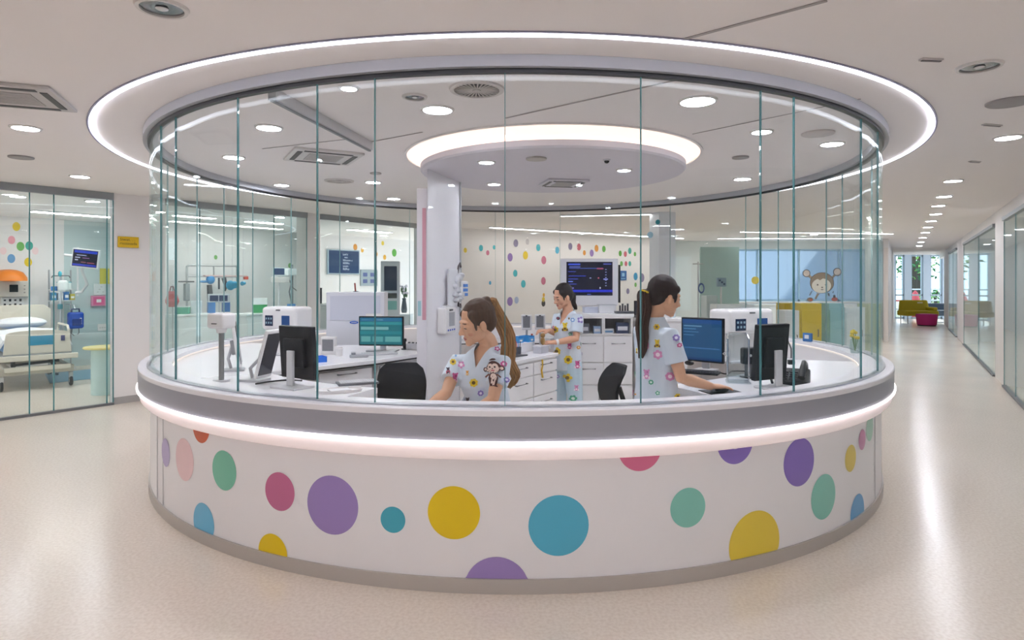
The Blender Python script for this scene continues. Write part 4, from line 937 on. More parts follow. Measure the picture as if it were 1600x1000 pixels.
# monitor on jointed arm
p = at(134, 404, 10.3); t = thing('bedside_monitor', 'tilted patient monitor with a dark blue screen on a jointed arm', 'monitor', (p.x, p.y, p.z), R1(12))
M = Matrix.Rotation(R1(6), 3, 'Y'); MB().box((0, 0, 0), (.40, .05, .31), M).build('casing', mat('#d5d9dd', .4), t, bevel=.012); m = MB(); mats = [E('#0b0b2c', .5)]
f = lambda x, z, y=-.0265: M @ V(x*.18, y, z*.135)
m.add([f(-1, -1), f(1, -1), f(1, 1), f(-1, 1)], [(0, 1, 2, 3)], 0)
for x0, z0, x1, z1, c in [(-.9, .62, .95, .92, '#2f4fe0'), (-.7, .3, .1, .4, '#b9c0f0'), (-.8, .0, -.4, .12, '#d0d4f0'), (-.2, .0, .35, .1, '#a06fae'), (-.8, -.3, -.55, -.16, '#e0e4ff'), (-.95, -.92, .95, -.7, '#3347d8'), (.2, -.55, .8, -.45, '#c0607a'), (-.3, -.5, .1, -.42, '#c06f7a')]:
    mats.append(E(c, .55)); m.add([f(x0, z0, -.028), f(x1, z0, -.028), f(x1, z1, -.028), f(x0, z1, -.028)], [(0, 1, 2, 3)], len(mats)-1)
m.build('screen', mats, t)
m = MB(); m.tube([(-.05, .03, -.1), (-.1, .12, -.2), (-.05, .18, -.42), (-.18, .3, -.55), (-.28, .33, -.56)], .022, 10); m.build('arm', mat('#c9ccce', .4), t, True); m = MB(); m.tube([(-.25, .33, -.62), (-.25, .33, .2)], .016, 10); m.tube([(-.25, .33, .05), (-.45, .33, .07)], .02, 8); m.tube([(-.25, .33, .15), (-.16, .1, .1)], .016, 8); m.build('mount_pole', mat('#d6d9da', .35), t, True)
# drip stand
p = at(95, 575, 10.95); t = thing('drip_stand', 'steel drip stand with blue clips next to the bed', 'drip stand', (p.x, p.y, 0)); zz = lambda py: EYE-(py-HZ)/FPX*10.95
MB().cyl((0, 0, .1), .016, zz(427)-.1, 12).build('pole', STEEL, t, True)
m = MB(); m.tube([(-.16, 0, zz(434)), (-.14, 0, zz(431)), (.14, 0, zz(431)), (.16, 0, zz(434))], .009, 8); m.build('hook_bar', DGREY, t, True)
MB().ell((0, -.02, zz(428)), (.03, .03, .05)).build('top_clip', mat('#1f8f9f', .4), t, True); MB().box((.01, -.03, zz(479)), (.06, .06, .09)).build('clamp', mat('#3f7f8c', .4), t, bevel=.01); MB().box((-.1, -.02, zz(451)), (.1, .04, .08)).build('blue_pump', mat('#2f74b5', .4), t, bevel=.01); MB().box((.06, -.03, zz(447)), (.16, .1, .2)).build('fluid_bag', mat('#d5dede', .3), t, bevel=.04)
for k in range(5):
    a = 2*PI*k/5; MB().tube([(0, 0, .12), (.1*math.cos(a), .1*math.sin(a), .09), (.19*math.cos(a), .19*math.sin(a), .03)], [.018, .014, .03], 8).build('leg', STEEL, t, True)
# rail shelf of supplies
p = at(97, 469, 11.5); t = thing('supply_shelf', 'chrome wall shelf on rails holding blue supply boxes', 'shelf', (p.x, p.y, p.z), UA); 
MB().box((0, 0, -.01), (.38, .16, .02)).build('shelf', mat('#c5cbcc', .35), t); m = MB(); m.tube([(-.17, .1, -1.2), (-.17, .1, .55)], .014, 8); m.tube([(.17, .1, -1.2), (.17, .1, .55)], .014, 8); m.tube([(-.17, .06, -1.195), (.17, .06, -1.195)], .012, 8); m.build('rails', STEEL, t, True); MB().box((0, 0, .19), (.38, .16, .015)).build('upper_shelf', mat('#c5cbcc', .35), t)
MB().box((0, .07, -p.z+.01), (.4, .25, .02)).build('base_plate', LGREY, t); m = MB(); [m.tube([(sx*.17, .08, -1.2), (sx*.17, .08, -p.z+.02)], .014, 8) for sx in (-1, 1)]; m.build('legs', STEEL, t, True)
xd = Vector((FU.x, FU.y, 0))
for i, (dx, col, h, nm) in enumerate([(-.12, '#2f86b5', .14, 'blue box on the supply shelf, next to the drip stand'), (-.03, '#c9d4dc', .13, 'pale carton in the middle of the supply shelf'), (.05, '#2b6fae', .15, 'darker blue carton on the supply shelf'), (.13, '#b8ae4a', .11, 'olive yellow carton at the end of the supply shelf')]):
    b = thing('supply_carton', nm, 'box', p+xd*dx*1.15+V(0, 0, .002), UA); MB().box((0, 0, h/2), (.075, .1, h)).build('carton', mat(col, .5), b, bevel=.003); MB().box((0, -.051, h*.45), (.05, .002, h*.35)).build('label', mat('#e3e9ea', .5), b)
b = thing('supply_carton', 'teal topped carton on the upper board of the supply shelf', 'box', p+xd*.03+V(0, 0, .198), UA); MB().box((0, 0, .06), (.2, .1, .12)).build('carton', mat('#cfdadb', .5), b, bevel=.003); MB().box((0, 0, .127), (.21, .11, .014)).build('lid', mat('#3f9fae', .4), b)
# blue backpack hanging
p = at(118, 512, 11.2); t = thing('blue_backpack', 'bright blue backpack hanging beside the supply shelf', 'bag', (p.x, p.y, p.z), UA)
m = MB(); m.box((0, 0, .13), (.24, .12, .29)); m.build('bag', mat('#1f4fb5', .5), t, bevel=.04, seg=4); MB().box((-.0, -.065, .1), (.14, .03, .12)).build('pocket', mat('#15337f', .5), t, bevel=.012); MB().tube([(-.06, 0, .27), (-.055, 0, .33), (.055, 0, .33), (.06, 0, .27)], .014, 8).build('handle', mat('#1b2f5f', .5), t, True); m = MB(); [m.box((.06, -.064, .16-.04*i), (.03, .004, .025)) for i in range(3)]; m.build('white_marks', WHITEG, t); m = MB(); m.tube([(-.05, 0, 0), (-.06, 0, -.1), (-.02, 0, -.14)], .006, 6); m.tube([(.05, 0, 0), (.055, 0, -.09), (.03, 0, -.12)], .006, 6); m.build('straps', DGREY, t, True)
m = MB(); m.tube([(0, .02, .32), (0, .08, .4), (-.12, .1, .42)], .008, 8); m.build('hanger', STEEL, t, True)
# pink and white dispensers, socket panel, round table, yellow note
RPx = 153
def on_part(px, py):    # the tinted partition at s178+.25
    return ray_wall(px, py, fp(s178+.24), fp(s178+.24, LB))
t = bthing('paper_dispenser', 'pale framed notice above the pink dispenser', 'notice', 155, 461); w_ = .2; MB().box((0, -.02, .11), (w_, .03, .22)).build('frame', mat('#d9dfe0', .4), t, bevel=.006); m = MB(); [m.box((-.04+.03*i, -.0365, .06+.05*(i % 3)), (.03, .002, .008)) for i in range(4)]; m.build('printed_marks', mat('#8f9a9f', .5), t)
t = bthing('pink_dispenser', 'pink framed dispenser with a white symbol on the wall', 'dispenser', 152, 478); MB().box((0, -.03, .1), (.24, .06, .2)).build('housing', mat('#dc8fb0', .4), t, bevel=.01); MB().box((0, -.062, .1), (.19, .004, .15)).build('panel', mat('#d85f93', .4), t); MB().box((.0, -.065, .1), (.08, .003, .06)).build('symbol', WHITEG, t)
t = bthing('socket_panel', 'small white socket plate beside the round table', 'socket', 159, 516); MB().box((0, -.01, .06), (.16, .02, .13)).build('plate', WHITEG, t, bevel=.004); m = MB(); [m.cyl((-.04+.04*i, -.022, .05), .012, .004, 12) for i in range(3)]; m.build('sockets', DGREY, t)
p = at(164, 540, 9.05); t = thing('round_table', 'round table with a pale yellow top and a mint drum base', 'table', (p.x, p.y, 0)); hz = EYE-(541-HZ)/FPX*9.05
MB().lathe([(.02, hz-.03), (.26, hz-.03), (.27, hz-.015), (.26, hz), (.02, hz)], n=40).build('tabletop', mat('#e3d589', .4), t, True); MB().lathe([(.17, 0), (.17, hz-.031)], n=32).build('drum_base', mat('#c5dfdd', .5), t, True)
p = on_back(174, 432); t = tag(MB().box((0, 0, 0), (.11, .012, .2)).build('yellow_note', mat('#d9d45a', .5), loc=fp(s178-.10, .022).to_3d()+V(0, 0, 1.67)), 'yellow paper note stuck inside the patient room glass edge', 'note'); t.rotation_euler.z = UA
# wainscot and rail, blue floor inlay
m = MB(); a, b_ = rayoff(100.5, LB-.012), rayoff(176.5, LB-.012); wallbox(m, a, b_, .12, 1.1, .011); struct(m.build('trim_3', mat('#bfd3d6', .5)))
m = MB(); c0, c1 = fp(.4, 2.6), fp(s178+.1, 1.4); m.prism([tuple(rayoff(70, 4.0)), tuple(rayoff(170, 4.0)), tuple(rayoff(172, 2.7)), tuple(rayoff(78, 2.7))], .001, .004); struct(m.build('floor_inlay', mat('#6f9fb8', .3)))
# hall sign on the solid wall
sp = ray_wall(199.5, 378.5, fp(s178), fp(s262)); hh = 17*sp.y/FPX; 
a, b_ = ray_wall(183.5, 378, fp(s178), fp(s262)), ray_wall(216, 378, fp(s178), fp(s262)); L = (b_-a).length
t = thing('wall_sign', 'small yellow sign with two lines of dark lettering on the white wall', 'sign', sp, UA)
MB().box((0, -.02, 0), (L, .014, hh)).build('board', mat('#dcb512', .4), t, bevel=.002); m = MB()
put_text(m, 'Siwat. . .\nriozasada', hh*.36, (-L*.42, -.0285, hh*.12), (1.08, 0, 0), (0, 0, 1), 0); m.build('lettering', mat('#3b3413', .5), t)
# linear lamps
def lamp(label, a, b_, z=CEIL, w=.05, e=9.0):
    d = b_-a; c = (a+b_)/2; t = thing('linear_lamp', label, 'ceiling light', (c.x, c.y, z), math.atan2(d.y, d.x)); L = d.length
    MB().box((0, 0, -.012), (L, w+.02, .022)).build('housing', LGREY, t); MB().box((0, 0, -.0265), (L-.02, w, .006)).build('diffuser', mat('#fffaf4', .5, emit=e), t); return t
dd = (DOT_B-END).normalized(); dn = Vector((dd.y, -dd.x))
lamp('long bright linear lamp running along the dotted wall', END+dn*.7+dd*.3, DOT_B+dn*.7-dd*.4, w=.09, e=17)
a, b_ = cz(876, 336).xy, cz(1018, 333).xy; lamp('thin linear lamp in the rear hall between canopy and column', a, b_, e=7, w=.05)
lamp('added linear lamp close to the wide window wall', Vector((5.4, 16.6)), Vector((9.2, 16.6)), w=.1, e=14)  # extra lamp added to brighten the right rear wall
lamp('added linear lamp in the rear hall in front of the wide window', Vector((5.2, 14.4)), Vector((9.0, 15.0)), w=.1, e=12)  # fill lamp added for the dim right rear area
for s_, o_, lb in [(-.8, 2.2, 'added linear lamp over the hospital bed'), (1.2, 3.2, 'added linear lamp over the supply shelf of the patient room')]: lamp(lb, fp(s_, o_), fp(s_+1.2, o_), w=.16, e=34)  # both lamps added to raise the light in this room
for pa_, pb_, lb in [(272, 335, 'linear lamp in the equipment room by the gantry'), (385, 440, 'linear lamp in the equipment room by the far screens'), (545, 610, 'linear lamp in the room with the blue wall screen')]:
    lamp(lb, rayoff(pa_, 2.0), rayoff(pb_, 2.0), w=.16, e=26 if pa_ > 500 else 36)
lamp('added linear lamp near the back wall of the equipment room', rayoff(265, 3.1), rayoff(440, 3.1), w=.16, e=11)  # extra lamp added because the equipment room came out dark
for i, Y in enumerate((9.5, 13.5, 18.5)):  # lamps added to brighten what shows through the corridor glass
    q = rw(Y)+Vector((1.5, -.93)); lamp('added linear lamp in the room behind the %s glazed bay of the corridor' % ['first', 'second', 'third'][i], q, q+Vector((CU.x, CU.y))*1.4, w=.16, e=34)

# ================================================================ equipment room behind the station
def r2(px, py, Y): return at(px, py, Y)
Y2 = 12.8
t = thing('equipment_gantry', 'steel rail frame carrying medical arms over the equipment bay', 'medical frame', tuple(r2(325, 480, Y2).xy)+(0,), UA); zq = lambda py: EYE-(py-HZ)/FPX*Y2
m = MB(); m.tube([(-.42, 0, 0), (-.42, 0, zq(417)), (-.38, 0, zq(415)), (.6, 0, zq(415)), (.62, 0, zq(418)), (.62, 0, 0)], .022, 10); m.tube([(-.42, 0, zq(432)), (.62, 0, zq(432))], .016, 8); m.tube([(.12, 0, zq(415)), (.12, 0, zq(432))], .016, 8); m.build('frame', mat('#b3b5b8', .35, .4), t, True)
MB().box((.35, -.04, zq(431)), (.9, .1, .03)).build('beam', mat('#d9b9b9', .4), t, bevel=.006); MB().box((.78, -.05, zq(434)), (.09, .08, .07)).build('red_end', mat('#cf4a38', .4), t, bevel=.01)
MB().box((-.45, -.05, zq(456)), (.09, .1, .34)).build('holder', mat('#8f9499', .4), t, bevel=.012); MB().tube([(-.6, -.04, zq(440)), (-.3, -.04, zq(440))], .015, 8).build('cross_peg', DGREY, t, True)
m = MB(); m.ell((.02, -.06, zq(437)), (.09, .06, .09)); m.ell((-.1, -.06, zq(440)), (.12, .04, .025)); m.build('blue_arm', mat('#2f86c4', .4), t, True)
m = MB(); m.tube([(.0, -.05, zq(445)), (.02, -.06, zq(470)), (.0, -.06, zq(490))], [.05, .06, .03], 8); m.tube([(.3, -.05, zq(434)), (.34, -.06, zq(446)), (.32, -.06, zq(455))], [.05, .04, .02], 8); m.tube([(.2, -.05, zq(434)), (.2, -.05, zq(452))], .02, 8); m.build('hanging_tools', mat('#3b3f47', .4), t, True)
# twin screens
p = r2(342, 466, 12.62); t = thing('twin_screen', 'pair of small dark blue screens above a counter in the equipment room', 'monitor', (p.x, p.y, p.z), UA-R1(35)); MB().box((0, 0, 0), (.40, .05, .17)).build('casing', mat('#c5c9cf', .4), t, bevel=.008)
for sx in (-1, 1): MB().box((sx*.085, -.027, 0), (.155, .006, .115)).build('screen', E('#1f3566', .5), t)
MB().box((0, .03, -(p.z-.992)/2), (.02, .02, p.z-.992)).build('post', LGREY, t)
# counter in that room
def counter(name, label, a, b_, d, z, ang=None, col='#e4eaec', top='#eef2f3'):
    a = Vector(a); b_ = Vector(b_); v = b_-a; c = (a+b_)/2; t = thing(name, label, 'cabinet', (c.x, c.y, 0), math.atan2(v.y, v.x)); L = v.length
    MB().box((0, d/2, z/2-.02), (L, d, z-.04)).build('body', mat(col, .45), t, bevel=.004); MB().box((0, d/2, z-.018), (L+.02, d+.03, .035)).build('worktop', mat(top, .3), t, bevel=.004)
    n = max(1, int(L/.5)); 
    for i in range(n): 
        f = MB().box((-L/2+L*(i+.5)/n, -.0095, z/2-.02), (L/n-.014, .018, z-.16)).build('door', mat(col, .35), t, bevel=.003); MB().tube([(-L/2+L*(i+.85)/n, -.02, z-.2), (-L/2+L*(i+.85)/n, -.04, z-.2), (-L/2+L*(i+.85)/n, -.04, z-.32), (-L/2+L*(i+.85)/n, -.02, z-.32)], .007, 6).build('handle', STEEL, f, True)
    return t
ca, cb = r2(277, 490, 11.6), r2(352, 490, 12.4)
counter('medical_counter', 'white counter under the rail frame in the equipment room', ca.xy, cb.xy, .5, .99)
zc_ = .99
def rbox(label, px, Y, zb, w, d, h, col, lid=None, name='supply_box', rz=.3):
    p = at(px, 0, Y); w *= .74; t = thing(name, label, 'box', (p.x, p.y, zb), rz); MB().box((0, 0, h/2-.006), (w, d, h-.012)).build('carton', mat(col, .45), t, bevel=.005); MB().box((0, 0, h-.006), (w+.008, d+.008, .012)).build('lid', mat(lid or col, .4), t, bevel=.002); return t
rbox('green crate on the equipment room counter', 286, 11.95, zc_, .3, .22, .14, '#3fa888', '#d9e3e4')
rbox('white rounded device on the equipment room counter', 307, 12.15, zc_, .22, .2, .24, '#dde3e8', '#eef1f4')
rbox('blue carton on the equipment room counter, beside its twin', 330, 12.42, zc_, .17, .18, .22, '#2f78bd', '#dfe6ea', rz=.6)
rbox('blue carton at the end of the equipment room counter', 353, 12.8, zc_, .18, .16, .22, '#2b70b8', '#dfe6ea', rz=.6)
p = at(269, 462, 11.2); t = thing('red_bag', 'red cloth bag hanging beside the equipment room counter', 'bag', (p.x, p.y, p.z-.2), .3); m = MB(); m.loft([[V(x*.07, y*.035, 0) for x, y in ((-1, -1), (1, -1), (1, 1), (-1, 1))], [V(x*.11, y*.05, .1) for x, y in ((-1, -1), (1, -1), (1, 1), (-1, 1))], [V(x*.06, y*.03, .28) for x, y in ((-1, -1), (1, -1), (1, 1), (-1, 1))]]); m.build('bag', mat('#c8303a', .6), t, bevel=.02, seg=3); MB().tube([(-.04, 0, .27), (-.02, 0, .36), (.02, 0, .36), (.04, 0, .27)], .01, 8).build('strap', mat('#7d2a30', .5), t, True)
MB().tube([(0, .02, .35), (0, .05, .38), (0, .06, -p.z+.2)], .012, 8).build('hook_post', STEEL, t, True)
# blue fish shaped hanging things, green sign box, pink kit
for px, py, r, lb in [(365, 446, .11, 'blue heart shaped hanging ornament in the equipment room'), (376, 443, .05, 'small blue hanging ornament next to the heart shaped one')]:
    p = at(px+(4 if px > 370 else -2), py, 11.3); t = thing('hanging_ornament', lb, 'ornament', p); m = MB(); m.ell((-r*.3, 0, 0), (r*.75, .03, r*.8)); m.ell((r*.35, 0, r*.1), (r*.6, .03, r*.6)); m.build('ornament', mat('#2f9fc9', .4), t, True); MB().tube([(0, 0, r*.6), (0, 0, CEIL-p.z-.003)], .004, 6).build('thread', LGREY, t, True)
ca, cb = at(385, 500, 12.0), at(452, 500, 13.4)
counter('medical_counter', 'white counter with the green box in the far equipment bay', ca.xy, cb.xy, .45, .98)
rbox('green first aid box with a white mark', 406, 12.65, .98, .36, .16, .16, '#2f9a5a', '#3fae68')
rbox('white kit with a magenta window on the green box', 407, 12.65, 1.142, .36, .16, .13, '#e3e8ea', '#eef0f2')
p = at(436, 425, 12.9); t = thing('wall_device', 'small wall screen with a cable in the far equipment bay', 'medical device', (p.x, p.y, p.z), UA-R1(30)); MB().box((0, 0, 0), (.26, .06, .18)).build('casing', mat('#cdd6da', .4), t, bevel=.008); MB().box((0, -.032, .01), (.2, .005, .13)).build('screen', E('#2b4f7f', .4), t); MB().box((.02, -.02, -.16), (.36, .08, .12)).build('module', mat('#c9c6c4', .4), t, bevel=.01); m = MB(); m.tube([(.2, -.02, -.16), (.24, -.02, -.3), (.34, -.02, -.38)], .01, 8); m.build('cable', DGREY, t, True); MB().tube([(0, .03, -.0), (0, .05, -p.z)], .02, 8).build('post', LGREY, t, True)
p = at(456, 425, 13.0); t = thing('monitoring_column', 'slim grey column with a blue module and hoses in the far bay', 'medical device', (p.x, p.y, 0), UA); MB().tube([(0, 0, 0), (0, 0, p.z+.15)], .03, 10).build('column', mat('#7f878c', .4, .3), t, True); MB().box((-.04, -.03, p.z), (.2, .1, .14)).build('head_module', mat('#cfd4d6', .4), t, bevel=.012); MB().box((-.04, -.04, p.z-.75), (.14, .1, .2)).build('blue_module', mat('#2f7fc0', .4), t, bevel=.012); m = MB(); m.tube([(-.02, -.05, p.z-.1), (-.1, -.06, p.z-.4), (-.04, -.06, p.z-.7)], .012, 8); m.build('hose', DGREY, t, True)

# ================================================================ room with the blue wall screen
ra_, rb_ = rayoff(215, OFF2-.01), fp(sE, OFF2-.01)
def onb2(px, py): return ray_wall(px, py, ra_, rb_)
p = onb2(536, 409.5); W = .92; H = .56
t = thing('wall_screen', 'wide blue wall screen with white lettering in the rear room', 'screen', p, UA)
MB().box((0, -.025, 0), (W*1.08, .04, H*1.1)).build('frame', mat('#9fb1bd', .4), t, bevel=.008); MB().box((0, -.048, 0), (W, .004, H)).build('screen', E('#1d4f8c', .3), t)
m = MB(); put_text(m, "Let's\n  we\nWoom s\nlllllllllo\nssum\nBijffey", H*.13, (-.05*W, -.0515, H*.3), (1.15, 0, 0), (0, 0, 1), 0); m.build('lettering', E('#e8f0ff', .8), t)
p = onb2(576, 434); t = thing('pinboard', 'grey notice board with pinned cards near the dark tall screen', 'notice board', p, UA); MB().box((0, -.015, 0), (.56, .03, .42)).build('board', mat('#9aa7ad', .5), t, bevel=.004); m = MB(); [m.box((-.14+.24*i, -.032, .08-.17*j), (.14, .003, .1)) for i in range(2) for j in range(2)]; m.build('cards', [mat('#4f5a8f', .5)], t)
p = at(610, 497, 12.2); t = thing('tall_display', 'upright white-framed display with a dark portrait screen', 'screen', (p.x, p.y, 0), R1(15)); z1_, z0_ = EYE-(409-HZ)/FPX*12.2, EYE-(497-HZ)/FPX*12.2
MB().box((0, 0, (z1_+.02)/2), (.36, .08, z1_)).build('frame', mat('#e3e8f0', .4), t, bevel=.01); MB().box((0, -.043, EYE-(435-HZ)/FPX*12.2), (.24, .006, .47)).build('screen', E('#050830', .4), t); MB().box((0, -.043, EYE-(462-HZ)/FPX*12.2), (.24, .006, .10)).build('dark_slot', BLACKG, t); MB().box((0, -.043, EYE-(477-HZ)/FPX*12.2), (.24, .006, .17)).build('teal_panel', mat('#7fc5c4', .4), t)
ca, cb = at(495, 500, 11.9), at(590, 500, 12.6); counter('medical_counter', 'long white counter behind the panelled hutch', ca.xy, cb.xy, .45, 1.18)
for px, Y, w_, h_, col, lb in [(517, 12.35, .15, .07, '#c9c435', 'yellow crumpled bag on the rear counter'), (528, 12.35, .14, .08, '#3b6f63', 'dark green box on the rear counter'), (546, 12.5, .13, .1, '#2547c0', 'royal blue box on the rear counter'), (558, 12.6, .16, .13, '#e9ebee', 'white box on the rear counter'), (567, 12.7, .12, .1, '#55625f', 'grey green jar box on the rear counter'), (500, 12.2, .1, .3, '#11131b', 'black upright unit at the start of the rear counter')]:
    rbox(lb, px, Y, 1.18, w_, .12, h_, col)
t = thing('marker_holder', 'dark cup with a red marker on the rear counter', 'pen holder', tuple(at(556, 0, 12.6).xy)+(1.31,)); MB().lathe([(.05, 0), (.055, .1), (.045, .1), (.04, .01)], n=16).build('cup', mat('#2b3560', .4), t, True); MB().tube([(0, 0, .02), (-.02, 0, .26)], .016, 8).build('marker', mat('#d0523a', .5), t, True)
p = at(631.5, 0, 13.0)
t = thing('flower_vase', 'white flowers in a dark vase near the side board', 'plant', (p.x, p.y, .96), 0)
MB().lathe([(.05, 0), (.065, .06), (.05, .18), (.035, .26), (.045, .3)], n=20).build('vase', mat('#44525a', .3), t, True); m = MB(); fl = MB(); rv = random.Random(5)
for i in range(12):
    a = rv.uniform(0, 2*PI); q = V(math.cos(a)*rv.uniform(.03, .11), math.sin(a)*rv.uniform(.03, .11), rv.uniform(.38, .56)); m.tube([V(0, 0, .25), q*.5+V(0, 0, .2), q], .005, 5); fl.ell(q, (.03, .03, .026), None, 8); m.ell(q*.75+V(0, 0, .06), (.02, .012, .05), rotz(a), 8)
m.build('stems', mat('#4f7a46', .6), t, True); fl.build('blossoms', mat('#e8e3ee', .6), t, True)

# ================================================================ rear right bay
counter('medical_counter', 'white counter under the wide blue window', (6.0, 17.3), (9.6, 17.3), .5, .98)
Yr = 16.2
for px, w_, h_, col, lb, zb, Y in [(1240, .9, .62, '#dfe8ec', 'tall white cabinet in front of the wide window', 0.0, 15.8)]: pass
def block(name, label, px0, px1, py0, py1, Y, d, col, cat='cabinet', base0=False):
    a, b_ = at(px0, py0, Y), at(px1, py1, Y); zb = 0 if base0 else b_.z; t = thing(name, label, cat, ((a.x+b_.x)/2, Y, zb)); W, H = b_.x-a.x, a.z-zb
    MB().box((0, d/2, H/2), (W, d, H)).build('body', mat(col, .45), t, bevel=.01); MB().box((0, -.01, H*(.5 if not base0 else .6)), (W*.9, .016, H*(.86 if not base0 else .6))).build('door', mat(col, .35), t, bevel=.004); MB().tube([(W*.3, -.018, H*.6), (W*.3, -.04, H*.6), (W*.3, -.04, H*.5), (W*.3, -.018, H*.5)], .008, 6).build('handle', DGREY, t, True); return t
block('yellow_cabinet', 'bright yellow cabinet standing beyond the drum under the window', 1250, 1284, 474, 510, 11.6, .4, '#d8bf12', base0=True)
block('yellow_cabinet', 'lower yellow cabinet attached to the white one beneath the window', 1226, 1247, 474, 500, 12.2, .4, '#cdb41a', base0=True)
block('teal_cabinet', 'pale teal cabinet beside the bright yellow one', 1295, 1319, 474, 492, 12.0, .4, '#8fc4cc', base0=True)
block('white_cabinet', 'white cabinet beside the teal one beyond the drum', 1320, 1352, 480, 505, 12.2, .4, '#dce6e8', base0=True)
block('white_cabinet', 'white cabinet in front of the lower yellow one', 1226, 1249, 485, 510, 11.2, .35, '#e3eaec', base0=True)
block('olive_cabinet', 'olive grey cabinet at the edge of the drum by the corridor', 1356, 1376, 475, 492, 12.6, .4, '#a9b58f', base0=True)
block('white_cabinet', 'white cabinet with drawers behind the wide terminal', 1120, 1180, 476, 505, 11.5, .4, '#dde6ea', base0=True)
# monkey sticker and yellow dot on the window glass
def flat(mb, pts, Y, mi): mb.add([V(x, Y, z) for x, z in pts], [tuple(range(len(pts)))], mi)
def circ(cx_, cz_, rx, rz=None, n=28, rot=0): rz = rz or rx; return [(cx_+math.cos(2*PI*i/n)*rx*math.cos(rot)-math.sin(2*PI*i/n)*rz*math.sin(rot), cz_+math.cos(2*PI*i/n)*rx*math.sin(rot)+math.sin(2*PI*i/n)*rz*math.cos(rot)) for i in range(n)]
Yw = BK+.005; ctr = at(1284, 442, Yw); u = Yw/FPX
m = MB(); BR, CRM, PKM, DKB, RDO = 0, 1, 2, 3, 4
k = [0]
def F(pts, mi): k[0] += 1; flat(m, [(ctr.x+x*u, ctr.z-y*u) for x, y in pts], Yw-.003-.0015*k[0], mi)
F(circ(-24, -15, 6), DKB); F(circ(24, -17, 6.5), DKB); F(circ(-24, -15, 4.8), PKM); F(circ(24, -17, 5.2), PKM)
F([(-22, -10), (-19, -13), (-12, -6), (-14, -3)], BR); F([(22, -12), (19, -14), (12, -6), (14, -3)], BR)
F(circ(0, 0, 19, 16.5), DKB); F(circ(0, 0, 18.2, 15.7), BR); F(circ(-1, 4.5, 15, 11.5), CRM); F([(-16, 0), (-10, -8), (-3, -4), (4, -9), (12, -5), (16, 1), (10, -12), (-6, -14)], BR)
F(circ(-7, 3, 1.3), DKB); F(circ(6, 3, 2, .7), DKB); F(circ(0, 7, 1.6, .8), DKB); F([(-3, 10), (3, 10), (0, 11.4)], DKB)
F([(-17, 13), (-15, 12), (-19, 20), (-20.5, 19)], DKB); F([(-8, 16), (-4, 17), (-10, 26), (-12, 24)], BR); F([(16, 14), (18, 12), (17.5, 16), (16, 16)], DKB); F([(8, 16), (11, 16), (12, 21), (9, 20)], DKB)
F(circ(-19, 26, 5, 3.4), BR); F(circ(-18, 26.5, 2.4, 1.8), RDO); F(circ(19, 25.5, 5, 3.2), RDO); F(circ(18.5, 21, 2, 2.6), DKB)
tag(m.build('monkey_sticker', [mat('#8f7a66', .5), mat('#e6ddd0', .5), mat('#d6c3b8', .5), mat('#4b3a34', .5), mat('#b5503a', .5)], org=(ctr.x, Yw, ctr.z)), 'brown cartoon monkey face sticker on the wide blue window', 'sticker')
c = at(1180, 438, Yw); m = MB(); m.add([V(c.x+math.cos(2*PI*i/28)*.11, Yw-.004, c.z+math.sin(2*PI*i/28)*.11) for i in range(28)], [tuple(range(28))]); tag(m.build('dot_sticker', mat('#d6c14a', .5), org=(c.x, Yw, c.z)), 'round yellow dot sticker on the wide blue window', 'sticker')
# devices near the column
p = at(1091, 475, 14.3); t = thing('drip_stand', 'slender drip stand with a looped hose beside the column', 'drip stand', (p.x, p.y, 0)); MB().tube([(0, 0, .05), (0, 0, EYE+.45)], .016, 8).build('pole', STEEL, t, True); m = MB(); m.tube([(-.12, 0, EYE+.4), (.12, 0, EYE+.4)], .012, 8); m.build('hook_bar', STEEL, t, True); m = MB(); m.lathe([(.05, -.02), (.075, 0), (.05, .02), (.05, -.02)], (.06, -.03, EYE-.15), 18, M=Matrix.Rotation(PI/2, 3, 'X') @ Matrix.Diagonal((1, 1.6, 1)), cap=False); m.build('hose', mat('#2f4f8f', .5), t, True); [MB().tube([(0, 0, .06), (.2*math.cos(a), .2*math.sin(a), .02)], .016, 6).build('leg', STEEL, t, True) for a in (.3, 1.5, 2.8, 4.0, 5.3)]
block('equipment_trolley', 'grey equipment trolley behind the standing woman', 1104, 1121, 462, 490, 13.3, .4, '#b5c5c9', 'trolley', True)
p = at(1127, 441, 14.2); t = thing('wall_device', 'grey box with dark dials on a post by the tinted panel', 'medical device', (p.x, p.y, 0)); MB().box((0, 0, p.z), (.2, .1, .2)).build('box', mat('#8fa6b8', .4), t, bevel=.01); m = MB(); [m.box((-.05+.05*i, -.052, p.z+.04-.04*i), (.04, .006, .04)) for i in range(3)]; m.build('dials', mat('#3a4a68', .4), t); MB().tube([(0, .02, 0), (0, .02, p.z-.1)], .02, 8).build('post', LGREY, t, True); MB().cyl((0, .02, 0), .14, .02, 20).build('foot', LGREY, t)
m = MB(); m.box((0, 0, 1.2), (.9, .05, 2.4)); o = struct(m.build('wall_right_panel', mat('#a9c6c4', .5), loc=(at(1125, 0, 14.6).x, 14.65, 0)))
